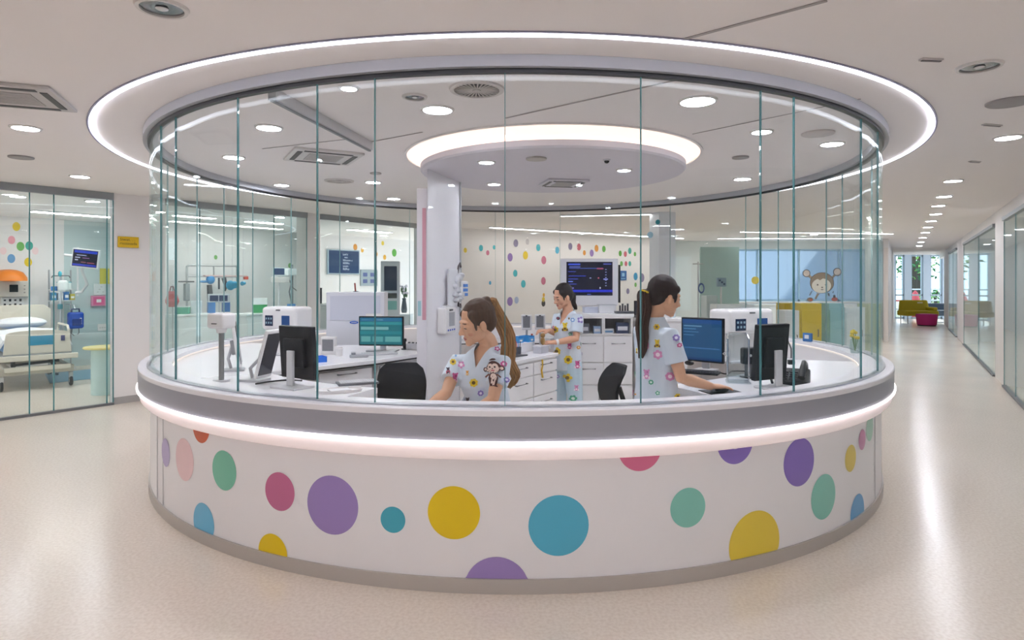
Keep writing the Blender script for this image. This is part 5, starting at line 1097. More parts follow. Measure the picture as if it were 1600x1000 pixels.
# vase of yellow flowers and blue card on the station lip
a_ = hit(1262, 3.2, True)
def lip_pt(px): ph, Y = hit(px, 3.16, True); return cp(ph, 3.16, .958)
p = lip_pt(1336); t = thing('flower_vase', 'clear vase of yellow flowers standing behind the drum on the lip', 'plant', p); MB().lathe([(.035, 0), (.045, .05), (.04, .11), (.043, .12)], n=18).build('vase', glass('#e4eeee', .08, .3, key='vase'), t, True); m = MB(); fl = MB(); rv = random.Random(9)
for i in range(9): a = rv.uniform(0, 6.3); q = V(math.cos(a)*rv.uniform(.01, .05), math.sin(a)*rv.uniform(.01, .05), rv.uniform(.13, .2)); m.tube([V(0, 0, .02), q], .003, 5); fl.ell(q, (.018, .018, .015), None, 8)
m.build('stems', mat('#5f8a3f', .6), t, True); fl.build('blossoms', mat('#d9c22f', .6), t, True)
p = lip_pt(1262); t = thing('lip_card', 'small blue card holder on the far counter lip', 'card holder', p, R1(-60)); MB().box((0, 0, .045), (.1, .03, .09)).build('holder', mat('#2f6fb0', .4), t, bevel=.004); MB().box((0, -.017, .05), (.05, .003, .04)).build('card', WHITEG, t)
for px, py, hp, c, lb in [(898, 298.5, 8, '#2f9f90', 'small teal dot sticker high on the rear drum glass'), (1028, 347, 8, '#2f93a0', 'small teal dot sticker on the rear drum glass before the column'), (1016, 367, 10, '#a9d4ea', 'pale blue dot sticker on the rear drum glass beside the column')]:
    ph, Y = hit(px, 3.243, True); z = EYE-(py-HZ)/FPX*Y; rr_ = hp/2*Y/FPX; c0 = cp(ph, 3.24, z)
    tag(MB().loft([[cp(ph+math.cos(2*PI*i/24)*rr_/3.24, r_, z+math.sin(2*PI*i/24)*rr_) for i in range(24)] for r_ in (3.2412, 3.2395)]).build('dot_sticker', mat(c, .5), org=c0), lb, 'sticker')
# ================================================================ corridor seating and outdoors
YS = 24.4; sc0 = at(1434, 505, YS)
t = thing('yellow_sofa', 'yellow armless sofa on slim legs at the end of the corridor', 'sofa', (sc0.x, YS, 0)); YEL = mat('#b5a312', .7)
MB().box((0, 0, .39), (1.25, .62, .2)).build('seat', YEL, t, bevel=.05, seg=3); m = MB(); m.loft([[V(x, .25+y, z) for x, y, z in ((-.56, -.08, .45), (.6, -.08, .45), (.6, .1, .45), (-.56, .1, .45))], [V(x, .3+y, z) for x, y, z in ((-.5, -.06, .88), (.54, -.06, .88), (.54, .08, .88), (-.5, .08, .88))]]); m.build('backrest', YEL, t, bevel=.05, seg=3); MB().box((.52, 0, .55), (.2, .5, .14)).build('bolster', YEL, t, bevel=.05, seg=3); MB().box((.2, .18, .78), (.2, .02, .05)).build('care_tag', mat('#ded9b8', .6), t)
for x in (-.52, .52):
    for y in (-.22, .22): MB().cyl((x, y, 0), .018, .29, 10).build('leg', STEEL, t, True)
p = at(1448, 509, 23.0); t = thing('magenta_pouf', 'round magenta pouf in front of the yellow sofa', 'pouf', (p.x, p.y, 0)); MB().lathe([(.2, .03), (.30, .035), (.31, .06), (.345, .38), (.34, .42), (.2, .435)], n=32).build('cushion', mat('#b5236f', .7), t, True); MB().cyl((0, 0, 0), .29, .03, 28).build('base', BLACK, t)
p = at(1463, 508, 25.2); t = thing('grey_bench', 'grey upholstered bench beside the yellow sofa', 'bench', (p.x+.15, p.y, 0)); MB().box((0, 0, .36), (.9, .6, .22)).build('seat', mat('#5f6f82', .7), t, bevel=.04, seg=3); MB().box((0, .25, .58), (.85, .14, .3)).build('backrest', mat('#55657a', .7), t, bevel=.04, seg=3); [MB().cyl((x, y, 0), .018, .26, 10).build('leg', STEEL, t, True) for x in (-.38, .38) for y in (-.22, .22)]
q = rw(15.4)+Vector((1.6, -1.0)); t = thing('blue_sofa', 'pale blue sofa behind the second glazed bay of the corridor', 'sofa', (q.x, q.y, 0), math.atan2(CU.y, CU.x)+PI); BLU = mat('#7fa6c9', .7)
MB().box((0, 0, .38), (1.5, .65, .2)).build('seat', BLU, t, bevel=.05, seg=3); MB().box((0, .28, .65), (1.45, .16, .42)).build('backrest', BLU, t, bevel=.05, seg=3); [MB().cyl((x, y, 0), .02, .29, 10).build('leg', STEEL, t, True) for x in (-.62, .62) for y in (-.22, .22)]
q = rw(12.2)+Vector((1.9, -1.2)); t = thing('shelf_unit', 'white open shelf unit with coloured files behind the second glazed bay', 'shelf', (q.x, q.y, 0), math.atan2(CU.y, CU.x)-PI/2)
m = MB(); [m.box((0, 0, .03+.45*i), (.9, .35, .03)) for i in range(5)]; m.build('shelf', WHITE, t); m = MB(); [m.box((sx*.45, 0, .93), (.03, .35, 1.85)) for sx in (-1, 1)]; m.build('side_panel', WHITE, t); MB().box((0, .165, .93), (.9, .02, 1.83)).build('back_panel', mat('#cfe0ea', .5), t)
fi = 0
for j in range(3):
    for i in range(5):
        cl, nm = [('#5fa3c9', 'sky blue'), ('#e0c23a', 'yellow'), ('#d98fae', 'pink'), ('#8fbf7a', 'green'), ('#9f8fc4', 'violet')][(i+j*2) % 5]
        M = rotz(t.rotation_euler.z); pz = .046+.45*(j+1); pq = M @ V(-.32+.13*i, -.03, 0)
        b = tag(MB().box((0, 0, .14), (.1, .24, .28)).build('file_box', mat(cl, .5), bevel=.004, loc=(q.x+pq.x, q.y+pq.y, pz)), '%s file box on the %s board of the white shelf unit' % (nm, ['second', 'third', 'fourth'][j]), 'file box', 'file boxes on the shelf unit'); b.rotation_euler.z = t.rotation_euler.z
# outdoors
gnd = MB().box((18, 42, -.06), (60, 29, .1)).build('ground_outside', mat('#8f9a86', .9, mottle=.3, scale=1)); struct(gnd)
def tree(label, x, y, h, r, col, seed, bush=False):
    rt = random.Random(seed); t = thing('tree' if not bush else 'bush', label, 'tree' if not bush else 'bush', (x, y, -.01), 0, 'garden plants outside the end windows')
    m = MB(); m.tube([(0, 0, 0), (.05, 0, h*.3), (0, .05, h*.6), (.1, 0, h*.9)], [.16*r, .12*r, .08*r, .03], 8); m.build('trunk', mat('#4a3d30', .9, mottle=.4, scale=12), t, True)
    m = MB(); n = 420 if not bush else 300
    for i in range(n):
        a, b2 = rt.uniform(0, 2*PI), math.acos(rt.uniform(-1, 1)); q = r*rt.uniform(.35, 1)**.5; c = V(math.sin(b2)*math.cos(a)*q, math.sin(b2)*math.sin(a)*q, (h*.62 if not bush else h*.5)+math.cos(b2)*q*(h*.38/r if not bush else h*.5/r)*.98)
        if c.z < .05: c.z = .05
        M = Euler((rt.uniform(-1, 1), rt.uniform(-1, 1), rt.uniform(0, 6))).to_matrix(); s_ = rt.uniform(.08, .2)*(.6+.25*r); m.add([c+M @ V(-s_, 0, 0), c+M @ V(0, -s_*.45, .02), c+M @ V(s_, 0, 0), c+M @ V(0, s_*.45, .02)], [(0, 1, 2, 3)], rt.randrange(3))
    m.build('foliage', [mat(col, .8), mat('#7fae55', .8), mat('#2f6a38', .8)], t)
for i, (x, y, h, r, c, lb) in enumerate([(16.4, 33, 5.5, 1.3, '#2f5f33', 'dark leafy tree outside the end window beside the corridor wall'), (18.9, 36.5, 6.5, 1.6, '#2a5a3a', 'tall dark tree outside the middle end window'), (21.2, 33.5, 5.8, 1.5, '#3a7a4a', 'brighter green tree outside the last end window'), (24.5, 38, 6.5, 2.0, '#3f7a44', 'wide tree at the far side of the garden'), (14.5, 38.5, 7, 2.0, '#31633a', 'large tree at the back of the garden')]): tree(lb, x, y, h, r, c, i)
for i, (x, y, h, r, lb) in enumerate([(20.2, 30.2, 1.3, .8, 'low round bush below the last end window'), (17.2, 30.6, 1.1, .7, 'low round bush below the first end window'), (21.8, 31.0, 1.5, .9, 'larger bush beside the garden edge')]): tree(lb, x, y, h, r, '#4a8a4a', 40+i, True)
t = thing('garden_railing', 'pale metal railing outside the end windows', 'railing', (18, 28.8, 0)); m = MB(); [m.box((0, 0, z), (7, .05, .06)) for z in (.35, .75, 1.25)]; m.build('rail', mat('#d6dfe6', .5), t); [MB().box((-3.2+1.6*i, 0, .64), (.06, .06, 1.28)).build('post', mat('#d6dfe6', .5), t) for i in range(5)]
t = thing('play_figure', 'red cone shaped play figure outside the middle end window', 'play equipment', (at(1430, 0, 28.2).x, 28.2, 0)); MB().lathe([(.25, 0), (.25, .4), (.2, .75), (.1, 1.1), (.02, 1.2)], n=20).build('cone', mat('#d0454f', .5), t, True); MB().box((-.55, 0, .75), (.7, .06, .06)).build('arm', mat('#d0454f', .5), t); MB().lathe([(.3, .3), (.3, .45), (.1, .5)], n=20).build('yellow_band', mat('#d9b24a', .5), t, True)
# building seen through the wide window
bb = tag(MB().box((0, 0, 2.2), (3.4, 3, 4.4)).build('pale_building', mat('#bcd6f0', .7), loc=(at(1172, 0, 26).x, 26, 0)), 'pale blue building block seen through the wide window', 'building')
block('white_cabinet', 'low white cabinet carrying the flower vase in the rear room', 622, 641, 491.8, 510, 12.8, .4, '#dfe6ea', base0=True)

# more of the clutter round the rear worktops
p = ray_wall(973, 430.5, END, DOT_B); t = thing('wall_notice', 'small blue notice on the dotted wall beside the wall monitor', 'notice', p+Vector((dn.x, dn.y, 0))*.012, math.atan2(dd.y, dd.x))
w_ = 11*p.y/FPX; MB().box((0, 0, 0), (w_*1.3, .014, w_*1.35)).build('board', mat('#1f5fa0', .4), t); MB().box((0, -.009, .02), (w_*.5, .003, w_*.5)).build('symbol', mat('#8fc0e0', .4), t); MB().box((0, -.009, -w_*.45), (w_*.8, .003, w_*.1)).build('printed_line', mat('#8fc0e0', .4), t)
zt2 = 1.1855
t = thing('desk_tablet', 'black upright tablet on the plain white side cupboard', 'tablet', (1.46, 7.3, zt2), .1); MB().box((0, 0, .11), (.11, .02, .17)).build('casing', BLACK, t, bevel=.004); MB().box((0, -.012, .11), (.09, .003, .14)).build('screen', mat('#2b2f3a', .2), t); MB().box((0, .02, .012), (.1, .09, .024)).build('stand', DGREY, t, bevel=.004)
t = thing('glove_box', 'white glove box with a violet mark on the plain side cupboard', 'box', (1.66, 7.32, zt2), -.1); MB().box((0, 0, .05), (.2, .1, .1)).build('carton', WHITEG, t, bevel=.003); MB().box((.02, -.052, .05), (.08, .003, .05)).build('label', mat('#8a78b8', .5), t)
t = thing('hand_pump_bottle', 'clear pump bottle on the plain side cupboard', 'bottle', (1.85, 7.3, zt2)); MB().lathe([(.03, 0), (.032, .01), (.032, .1), (.012, .12), (.01, .14)], n=18).build('body', mat('#d9e6ee', .2), t, True); m = MB(); m.tube([(0, 0, .138), (0, 0, .17), (0, -.05, .165)], .007, 8); m.build('pump', LGREY, t, True)
# supplies on the worktop behind the bins
for px_, Y_, w2_, d2_, h2_, c2_, lb in [(789, 6.15, .09, .08, .05, '#cfd3dc', 'small grey tray at the pillar end of the worktop'), (858, 6.65, .09, .09, .11, '#f0f0f3', 'small white box on the worktop behind the toy')]: crate(lb, px_, Y_, c2_, w2_, d2_, h2_, DZ, .9)
t = thing('pen_cup', 'dark cup of pens behind the clipboard on the worktop', 'pen holder', (.06, 6.05, DZ)); MB().lathe([(.026, 0), (.03, .075), (.026, .075), (.022, .008)], n=18).build('cup', mat('#3b3f4a', .4), t, True)
for i, c_ in enumerate(('#c8433a', '#2f5fb0', '#3c3c40')): MB().tube([(.008*(i-1), 0, .01), (.02*(i-1), .008*(i-1), .13)], .004, 6).build('pen', mat(c_, .4), t, True)
# looped cables on the desks
for k_, (pts_, lb) in enumerate([([(-1.46, 4.40, .912), (-1.58, 4.47, .906), (-1.68, 4.40, .906), (-1.74, 4.30, .906)], 'thin black cable curling behind the rear-facing monitor by the tablets'),
                                 ([(1.58, 4.90, .905), (1.6, 4.78, .905), (1.64, 4.80, .905), (1.72, 4.92, .905), (1.86, 4.9, .905)], 'thin black cable looping behind the blue screen')]):
    o_ = Vector(pts_[0]); MBc = MB(); P_s = [Vector(q_)-o_ for q_ in pts_]; sm = []
    for i in range(len(P_s)-1):
        for f_ in range(6):
            t_ = f_/6; p0, p1, p2, p3 = P_s[max(i-1, 0)], P_s[i], P_s[i+1], P_s[min(i+2, len(P_s)-1)]; sm.append(.5*((2*p1)+(p2-p0)*t_+(2*p0-5*p1+4*p2-p3)*t_*t_+(3*p1-p0-3*p2+p3)*t_**3))
    sm.append(P_s[-1]); tag(MBc.tube(sm, .005, 8).build('desk_cable', BLACK, None, True, loc=o_), lb, 'cable')
# ================================================================ people
def remesh(mb, voxel, smooth_it=4, fac=0.5):
    me = bpy.data.meshes.new('tmp'); me.from_pydata([tuple(v) for v in mb.v], [], mb.f)
    bm = bmesh.new(); bm.from_mesh(me); bmesh.ops.recalc_face_normals(bm, faces=bm.faces); bm.to_mesh(me); bm.free()
    o = bpy.data.objects.new('tmp', me); COL.objects.link(o)
    r = o.modifiers.new('r', 'REMESH'); r.mode = 'VOXEL'; r.voxel_size = voxel; r.use_smooth_shade = True
    if smooth_it:
        s = o.modifiers.new('s', 'SMOOTH'); s.iterations = smooth_it; s.factor = fac
    dg = bpy.context.evaluated_depsgraph_get(); res = bpy.data.meshes.new_from_object(o.evaluated_get(dg))
    bpy.data.objects.remove(o); bpy.data.meshes.remove(me)
    for p in res.polygons: p.use_smooth = True
    return res
def link(name, me, mats, org, parent=None):
    for v in me.vertices: v.co -= org
    me.name = name
    for m in mats: me.materials.append(m)
    o = bpy.data.objects.new(name, me); COL.objects.link(o)
    if parent: o.parent = parent
    else: o.location = org
    return o

def feature_mat(name, base, feats, rough=0.5, mottle=None, sss=0.0, extra=None):
    """base colour with small coloured features; feats: (centre, euler, radii, colour) in object coordinates."""
    m = bpy.data.materials.new(name); m.use_nodes = True; nt = m.node_tree; b = nt.nodes['Principled BSDF']
    b.inputs['Roughness'].default_value = rough; b.inputs['Specular IOR Level'].default_value = .35
    tc = nt.nodes.new('ShaderNodeTexCoord'); nz = nt.nodes.new('ShaderNodeTexNoise'); nz.inputs['Scale'].default_value = 9
    nt.links.new(tc.outputs['Object'], nz.inputs['Vector'])
    mx = nt.nodes.new('ShaderNodeMix'); mx.data_type = 'RGBA'; mx.inputs['A'].default_value = hexc(base); c = hexc(base)
    mx.inputs['B'].default_value = (c[0]*.93, c[1]*.88, c[2]*.86, 1); nt.links.new(nz.outputs['Fac'], mx.inputs['Factor']); cur = mx.outputs['Result']
    for (ctr, eu, rad, col) in feats:
        mp = nt.nodes.new('ShaderNodeMapping'); mp.vector_type = 'TEXTURE'
        mp.inputs['Location'].default_value = ctr; mp.inputs['Rotation'].default_value = eu; mp.inputs['Scale'].default_value = rad
        ln = nt.nodes.new('ShaderNodeVectorMath'); ln.operation = 'LENGTH'
        mr = nt.nodes.new('ShaderNodeMapRange'); mr.inputs['From Min'].default_value = .75; mr.inputs['From Max'].default_value = 1.05; mr.inputs['To Min'].default_value = 1; mr.inputs['To Max'].default_value = 0
        mm = nt.nodes.new('ShaderNodeMix'); mm.data_type = 'RGBA'; mm.inputs['B'].default_value = hexc(col)
        nt.links.new(tc.outputs['Object'], mp.inputs['Vector']); nt.links.new(mp.outputs['Vector'], ln.inputs[0]); nt.links.new(ln.outputs['Value'], mr.inputs['Value'])
        nt.links.new(mr.outputs['Result'], mm.inputs['Factor']); nt.links.new(cur, mm.inputs['A']); cur = mm.outputs['Result']
    nt.links.new(cur, b.inputs['Base Color'])
    return m
def hair_mat(name, c0, c1, tip=None, z0=0, z1=1):
    m = bpy.data.materials.new(name); m.use_nodes = True; nt = m.node_tree; b = nt.nodes['Principled BSDF']; b.inputs['Roughness'].default_value = .5; b.inputs['Specular IOR Level'].default_value = .25
    tc = nt.nodes.new('ShaderNodeTexCoord'); mp = nt.nodes.new('ShaderNodeMapping'); mp.inputs['Scale'].default_value = (60, 60, 6)
    nz = nt.nodes.new('ShaderNodeTexNoise'); nz.inputs['Scale'].default_value = 1.6; nz.inputs['Detail'].default_value = 3
    nt.links.new(tc.outputs['Object'], mp.inputs['Vector']); nt.links.new(mp.outputs['Vector'], nz.inputs['Vector'])
    mx = nt.nodes.new('ShaderNodeMix'); mx.data_type = 'RGBA'; mx.inputs['A'].default_value = hexc(c0); mx.inputs['B'].default_value = hexc(c1)
    nt.links.new(nz.outputs['Fac'], mx.inputs['Factor']); cur = mx.outputs['Result']
    nt.links.new(cur, b.inputs['Base Color'])
    bp = nt.nodes.new('ShaderNodeBump'); bp.inputs['Strength'].default_value = .5; bp.inputs['Distance'].default_value = .004
    nt.links.new(nz.outputs['Fac'], bp.inputs['Height']); nt.links.new(bp.outputs['Normal'], b.inputs['Normal'])
    return m
def basis(f, u):
    f = Vector(f).normalized(); u = Vector(u); u = (u-f*u.dot(f)).normalized(); r = f.cross(u)
    return Matrix((r, f, u)).transposed()       # columns: right, forward, up
def lerp(a, b, t): return a+(b-a)*t

def add_hand(mb, wr, fwd, down, thumb, curl, s=1.0):
    """palm from the wrist along fwd; down = palm-side normal; thumb = direction of the thumb side."""
    F = Vector(fwd).normalized(); D = (Vector(down)-F*Vector(down).dot(F)).normalized(); T = Vector(thumb); T = (T-F*T.dot(F)-D*T.dot(D)).normalized()
    rings = []
    for d, w_, h_ in ((-.02, .027, .021), (.01, .028, .018), (.04, .036, .016), (.07, .041, .0145), (.088, .039, .011), (.094, .03, .007)):
        c = wr+F*d*s; rings.append([c+T*math.cos(2*PI*k/14)*w_*s+D*math.sin(2*PI*k/14)*h_*s for k in range(14)])
    mb.loft(rings)
    for i, (o, L, sp) in enumerate(((.0315, .070, .10), (.0105, .079, .02), (-.0105, .073, -.06), (-.031, .058, -.15))):
        p = wr+F*.084*s+T*o*s; d = (F+T*sp).normalized(); pts = [p-d*.012*s, p]; c = curl*(1+.15*i); ang = 0; q = p
        for seg, k in ((.45, .5), (.3, 1.0), (.25, .9)):
            ang += c*k; dd = d*math.cos(ang)+D*math.sin(ang); q = q+dd*L*seg*s; pts.append(q)
        mb.tube(pts, [.0092*s, .0090*s, .0086*s, .0078*s, .0062*s], 10)
    p = wr+F*.024*s+T*.026*s; d = (F*.72+T*.62+D*.25).normalized(); d2 = (F*.93+T*.2+D*.3).normalized()
    mb.tube([p-d*.02*s, p+d*.012*s, p+d*.040*s, p+d*.04*s+d2*.016*s, p+d*.04*s+d2*.031*s], [.016*s, .0145*s, .0115*s, .0105*s, .008*s], 10)

def person(J, st):
    """J: joints in the scene; st: style. Returns the person's body object."""
    H = J['head']; hs = st.get('hs', 1.0); HB = basis(J['face'], J['up']); h = lambda x, y, z: H+HB @ V(x, y, z)*hs
    E3 = lambda a, b, c: Matrix.Diagonal((a, b, c))
    mb = MB()
    def el(mb, c, r, extra=None, n=18):
        mb.ell(h(*c), [x*hs for x in r], HB if extra is None else HB @ extra, n)
    # skull, face
    el(mb, (0, -.018, .032), (.072, .094, .088)); el(mb, (0, .022, -.02), (.061, .066, .085)); el(mb, (0, .05, -.075), (.036, .036, .034)); el(mb, (0, .066, -.096), (.02, .02, .017))
    for s in (-1, 1):
        el(mb, (s*.034, .052, -.032), (.027, .03, .032)); el(mb, (s*.03, .072, -.002), (.0155, .013, .0125)); el(mb, (s*.038, .02, -.064), (.018, .042, .026))
        el(mb, (s*.073, -.004, -.016), (.009, .019, .031), Matrix.Rotation(s*.25, 3, 'Z'), 12)
    el(mb, (0, .072, .022), (.045, .016, .014))
    mb.tube([h(0, .078, .014), h(0, .092, -.012), h(0, .104, -.032), h(0, .100, -.04)], [.008*hs, .0085*hs, .0115*hs, .009*hs], 10)
    for s in (-1, 1): el(mb, (s*.0105, .091, -.038), (.008, .0095, .007), None, 10)
    el(mb, (0, .079, -.062), (.021, .012, .0058), None, 12); el(mb, (0, .077, -.072), (.018, .012, .0065), None, 12)
    # neck and torso
    NB = J['neck']; mb.tube([h(0, -.03, -.02), h(0, -.022, -.075), lerp(h(0, -.022, -.075), NB, .6), NB+V(0, 0, -.04)], [.05*hs, .047*hs, .048*hs, .054*hs], 16)
    SL, SR = J['sh_l'], J['sh_r']; PL = J['pelvis']; CF = Vector(J['chest']).normalized()
    SM = (SL+SR)/2; RX = (SR-SL).normalized(); sw = (SR-SL).length/2
    PR = Vector(J.get('hipx', RX)).normalized()
    def ringat(t, rx, ry, sh=0.0):
        c = lerp(PL, SM, t) if t <= 1 else lerp(SM, NB, (t-1)); x = lerp(PR, RX, min(t, 1)).normalized(); ax = (SM-PL).normalized() if t <= 1 else (NB-SM+V(0, 0, .001)).normalized()
        y = CF-ax*CF.dot(ax); y = (y-x*y.dot(x)).normalized(); c = c+y*sh
        return [c+x*math.cos(2*PI*k/28)*rx+y*math.sin(2*PI*k/28)*ry for k in range(28)]
    g = st.get('girth', 1.0)
    T = [(-.22, .155, .10, 0), (-.05, .165, .112, 0), (.12, .155, .105, 0), (.36, .125, .09, .0), (.58, .138, .102, .01), (.78, .152, .112, .015), (.93, sw*.88, .088, .0), (1.0, sw*.78, .068, -.005), (1.45, .075, .056, 0), (1.9, .055, .05, 0)]
    mb.loft([ringat(t, a*g, b_*g, s) for t, a, b_, s in T])
    # limbs
    def limb(mb, pts, r, n=14): mb.tube(pts, r, n)
    for s in ('l', 'r'):
        S, E_, W_ = J['sh_'+s], J['el_'+s], J['wr_'+s]
        limb(mb, [lerp(S, SM, .3)+V(0, 0, -.02), S+V(0, 0, -.012), lerp(S, E_, .3), lerp(S, E_, .7), E_, lerp(E_, W_, .3), lerp(E_, W_, .7), W_, W_+(W_-E_).normalized()*.01], [.035, .044, .043, .039, .036, .038, .031, .025, .024])
        hd = J['hand_'+s]; add_hand(mb, W_, hd[0], hd[1], hd[2], hd[3], st.get('hand', 1.0))
        HP = PL+PR*(.085 if s == 'r' else -.085)+V(0, 0, -.04); K, A_ = J['kn_'+s], J['an_'+s]
        limb(mb, [HP, lerp(HP, K, .4), K, lerp(K, A_, .3), A_], [.085, .075, .055, .055, .036]); tf = Vector(J.get('toe', CF)); tf.z = 0; tf.normalize()
        limb(mb, [A_+V(0, 0, -.03)-tf*.03, A_+V(0, 0, -.045)+tf*.05, A_+V(0, 0, -.055)+tf*.14], [.036, .034, .022])
    body = remesh(mb, .0042, 3)
    org = Vector((PL.x, PL.y, 0)); eu = HB.to_euler()
    L = lambda x, y, z: tuple(h(x, y, z)-org); sc = lambda *a: tuple(q*hs for q in a)
    feats = []
    for s in (-1, 1):
        e2 = (HB @ Matrix.Rotation(s*.12, 3, 'Y')).to_euler()
        feats += [(L(s*.031, .083, .0185), e2, sc(.019, .014, .0042), st['brow']), (L(s*.031, .087, -.0075), e2, sc(.0165, .012, .0048), '#2b1c18'), (L(s*.04, .06, -.04), eu, sc(.02, .02, .016), st['blush'])]
    feats += [(L(0, .09, -.0665), eu, sc(.021, .02, .0092), st['lips'])]
    # order: blush first
    feats.sort(key=lambda q: q[3] != st['blush'])
    B = link('person', body, [feature_mat('skin_tone', st['skin'], feats, .5)], org)
    tag(B, st['label'], 'person')
    # tunic
    mb = MB(); k = .016
    TT = [(st.get('hem', -.42), .178, .128, 0), (-.25, .178, .13, 0), (-.05, .178, .13, 0), (.12, .17, .124, 0), (.36, .152, .112, .0), (.58, .156, .12, .008), (.78, .166, .128, .013), (.93, sw*.93+k, .105, .0), (1.0, sw*.86+k, .085, -.005), (1.3, .13, .082, -.003), (1.62, .092, .074, 0), (1.85, .074, .068, -.002), (2.1, .068, .064, -.002)]
    mb.loft([ringat(t, a*g, b_*g, s) for t, a, b_, s in TT])
    for s in ('l', 'r'):
        S, E_ = J['sh_'+s], J['el_'+s]; sl = st.get('sleeve', .62); d = (E_-S).normalized()
        limb(mb, [lerp(S, SM, .4)+V(0, 0, -.006), S+V(0, 0, -.006), lerp(S, E_, .25), lerp(S, E_, sl*.75), lerp(S, E_, sl)], [.052, .06, .061, .064, .068], 18)
    me = remesh(mb, .006, 6)
    # neckline: cut a V through the cloth
    bm = bmesh.new(); bm.from_mesh(me); ax = (NB-SM); axn = Vector((0, 0, 1)) if ax.length < .01 else (NB-PL).normalized()
    Y_ = (CF-axn*CF.dot(axn)).normalized(); X_ = Y_.cross(axn).normalized()
    vt = NB+Y_*.07-axn*st.get('vdepth', .13)       # bottom of the V
    n1 = (X_*math.cos(.46)-axn*math.sin(.46)); n2 = (-X_*math.cos(.46)-axn*math.sin(.46))
    for nn in (n1, n2): bmesh.ops.bisect_plane(bm, geom=bm.verts[:]+bm.edges[:]+bm.faces[:], plane_co=vt, plane_no=nn)
    topc = NB+axn*.004; bmesh.ops.bisect_plane(bm, geom=bm.verts[:]+bm.edges[:]+bm.faces[:], plane_co=topc, plane_no=axn)
    dele = []
    for f in bm.faces:
        c = f.calc_center_median()
        inV = (c-vt).dot(n1) < 0 and (c-vt).dot(n2) < 0 and (c-NB).dot(Y_) > -.01
        if inV or ((c-topc).dot(axn) > 0 and (c-NB).length < .16): dele.append(f)
    bmesh.ops.delete(bm, geom=dele, context='FACES'); bm.to_mesh(me); bm.free()
    bvh = BVHTree.FromPolygons([v.co.copy() for v in me.vertices], [list(p.vertices) for p in me.polygons])
    dm = MB(); dcols = []
    def colidx(h_):
        if h_ not in dcols: dcols.append(h_)
        return dcols.index(h_)
    lift = [.0012]
    def shape(o, d, up, pts, col):
        up = (up-d*up.dot(d)).normalized(); rt = d.cross(up); ci = colidx(col); lift[0] += .00012
        cx0 = sum(p[0] for p in pts)/len(pts); cy0 = sum(p[1] for p in pts)/len(pts); rows = []
        for q in (1.0, .6, .25):
            row = []
            for x, y in pts:
                x, y = cx0+(x-cx0)*q, cy0+(y-cy0)*q; loc, nr, _, _ = bvh.ray_cast(o+rt*x+up*y-d*.0, d, 3.0)
                if loc is None: return
                if nr.dot(d) > 0: nr = -nr
                row.append(loc+nr*lift[0])
            rows.append(row)
        if max((a-b_).length for a, b_ in zip(rows[0], rows[0][1:])) > .06: return
        b0 = len(dm.v); n = len(pts); dm.v += [p for r in rows for p in r]
        for i in range(2):
            for j in range(n): dm.f.append([b0+i*n+j, b0+i*n+(j+1) % n, b0+(i+1)*n+(j+1) % n, b0+(i+1)*n+j]); dm.m.append(ci)
        dm.f.append([b0+2*n+j for j in range(n)]); dm.m.append(ci)
    C_ = lambda x, y, r, r2=None, n=14: [(x+math.cos(2*PI*i/n)*r, y+math.sin(2*PI*i/n)*(r2 or r)) for i in range(n)]
    rp = random.Random(st['seed'])
    def flower(o, d, up, s, c1, c2):
        n = rp.choice((5, 6, 7)); a0 = rp.random()*6
        for i in range(n): a = a0+2*PI*i/n; shape(o, d, up, C_(math.cos(a)*s*.62, math.sin(a)*s*.62, s*.36, None, 8), c1)
        shape(o, d, up, C_(0, 0, s*.42, None, 10), c2)
    def critter(o, d, up, s, c1, c2):
        shape(o, d, up, C_(0, -s*.35, s*.5, s*.55, 10), c1); shape(o, d, up, C_(0, s*.4, s*.48, None, 10), c1)
        for q in (-1, 1): shape(o, d, up, C_(q*s*.4, s*.8, s*.2, None, 8), c1); shape(o, d, up, C_(q*s*.5, -s*.6, s*.2, s*.3, 8), c2)
        shape(o, d, up, C_(0, -s*.35, s*.25, None, 8), c2); shape(o, d, up, C_(s*.15, s*.45, s*.09, None, 6), '#2b2320')
    UPZ = V(0, 0, 1)
    for (kind, px, py, Y, s, c1, c2) in st.get('prints', []):
        eye = V(0, 0, EYE); tp = at(px, py, Y); d = (tp-eye).normalized(); o = tp-d*.6
        (flower if kind == 'f' else critter)(o, d, UPZ, s, c1, c2)
    pal = [('#e2c22a', '#6a4a1c'), ('#c9569a', '#f0d3e2'), ('#8f7fc0', '#e3dcf2'), ('#5fae8f', '#e0efe8'), ('#d65a6a', '#f2d8d8'), ('#6f9fd0', '#e8f0f8')]
    for i in range(st.get('scatter', 26)):     # prints all round the cloth
        a = rp.uniform(0, 2*PI); t = rp.uniform(-.3, .85); c = lerp(PL, SM, t); d = -V(math.cos(a), math.sin(a), 0)
        if st.get('avoid') and d.y > .35: continue
        p1, p2 = pal[rp.randrange(len(pal))]; (flower if rp.random() < .5 else critter)(c-d*.6, d, UPZ, rp.uniform(.013, .022), p1, p2)
    if 'monkey' in st:
        px, py, Y, s = st['monkey']; eye = V(0, 0, EYE); tp = at(px, py, Y); d = (tp-eye).normalized(); o = tp-d*.6; S_ = lambda pts, c: shape(o, d, UPZ, [(x*s, y*s) for x, y in pts], c)
        DB, CR, MB_ = '#4a241f', '#e6cdc0', '#6a3a2e'
        S_(C_(.0, -.75, .30, .42), DB); S_(C_(.02, -.72, .2, .32), CR)
        S_(C_(-.16, -1.1, .16, .14), DB); S_(C_(.2, -1.1, .16, .14), DB)
        for q in (-1, 1): S_(C_(q*.56, .02, .2), DB); S_(C_(q*.56, .02, .12), CR); S_([(q*.2, -.5), (q*.26, -.42), (q*.52, -.68), (q*.45, -.76)], MB_)
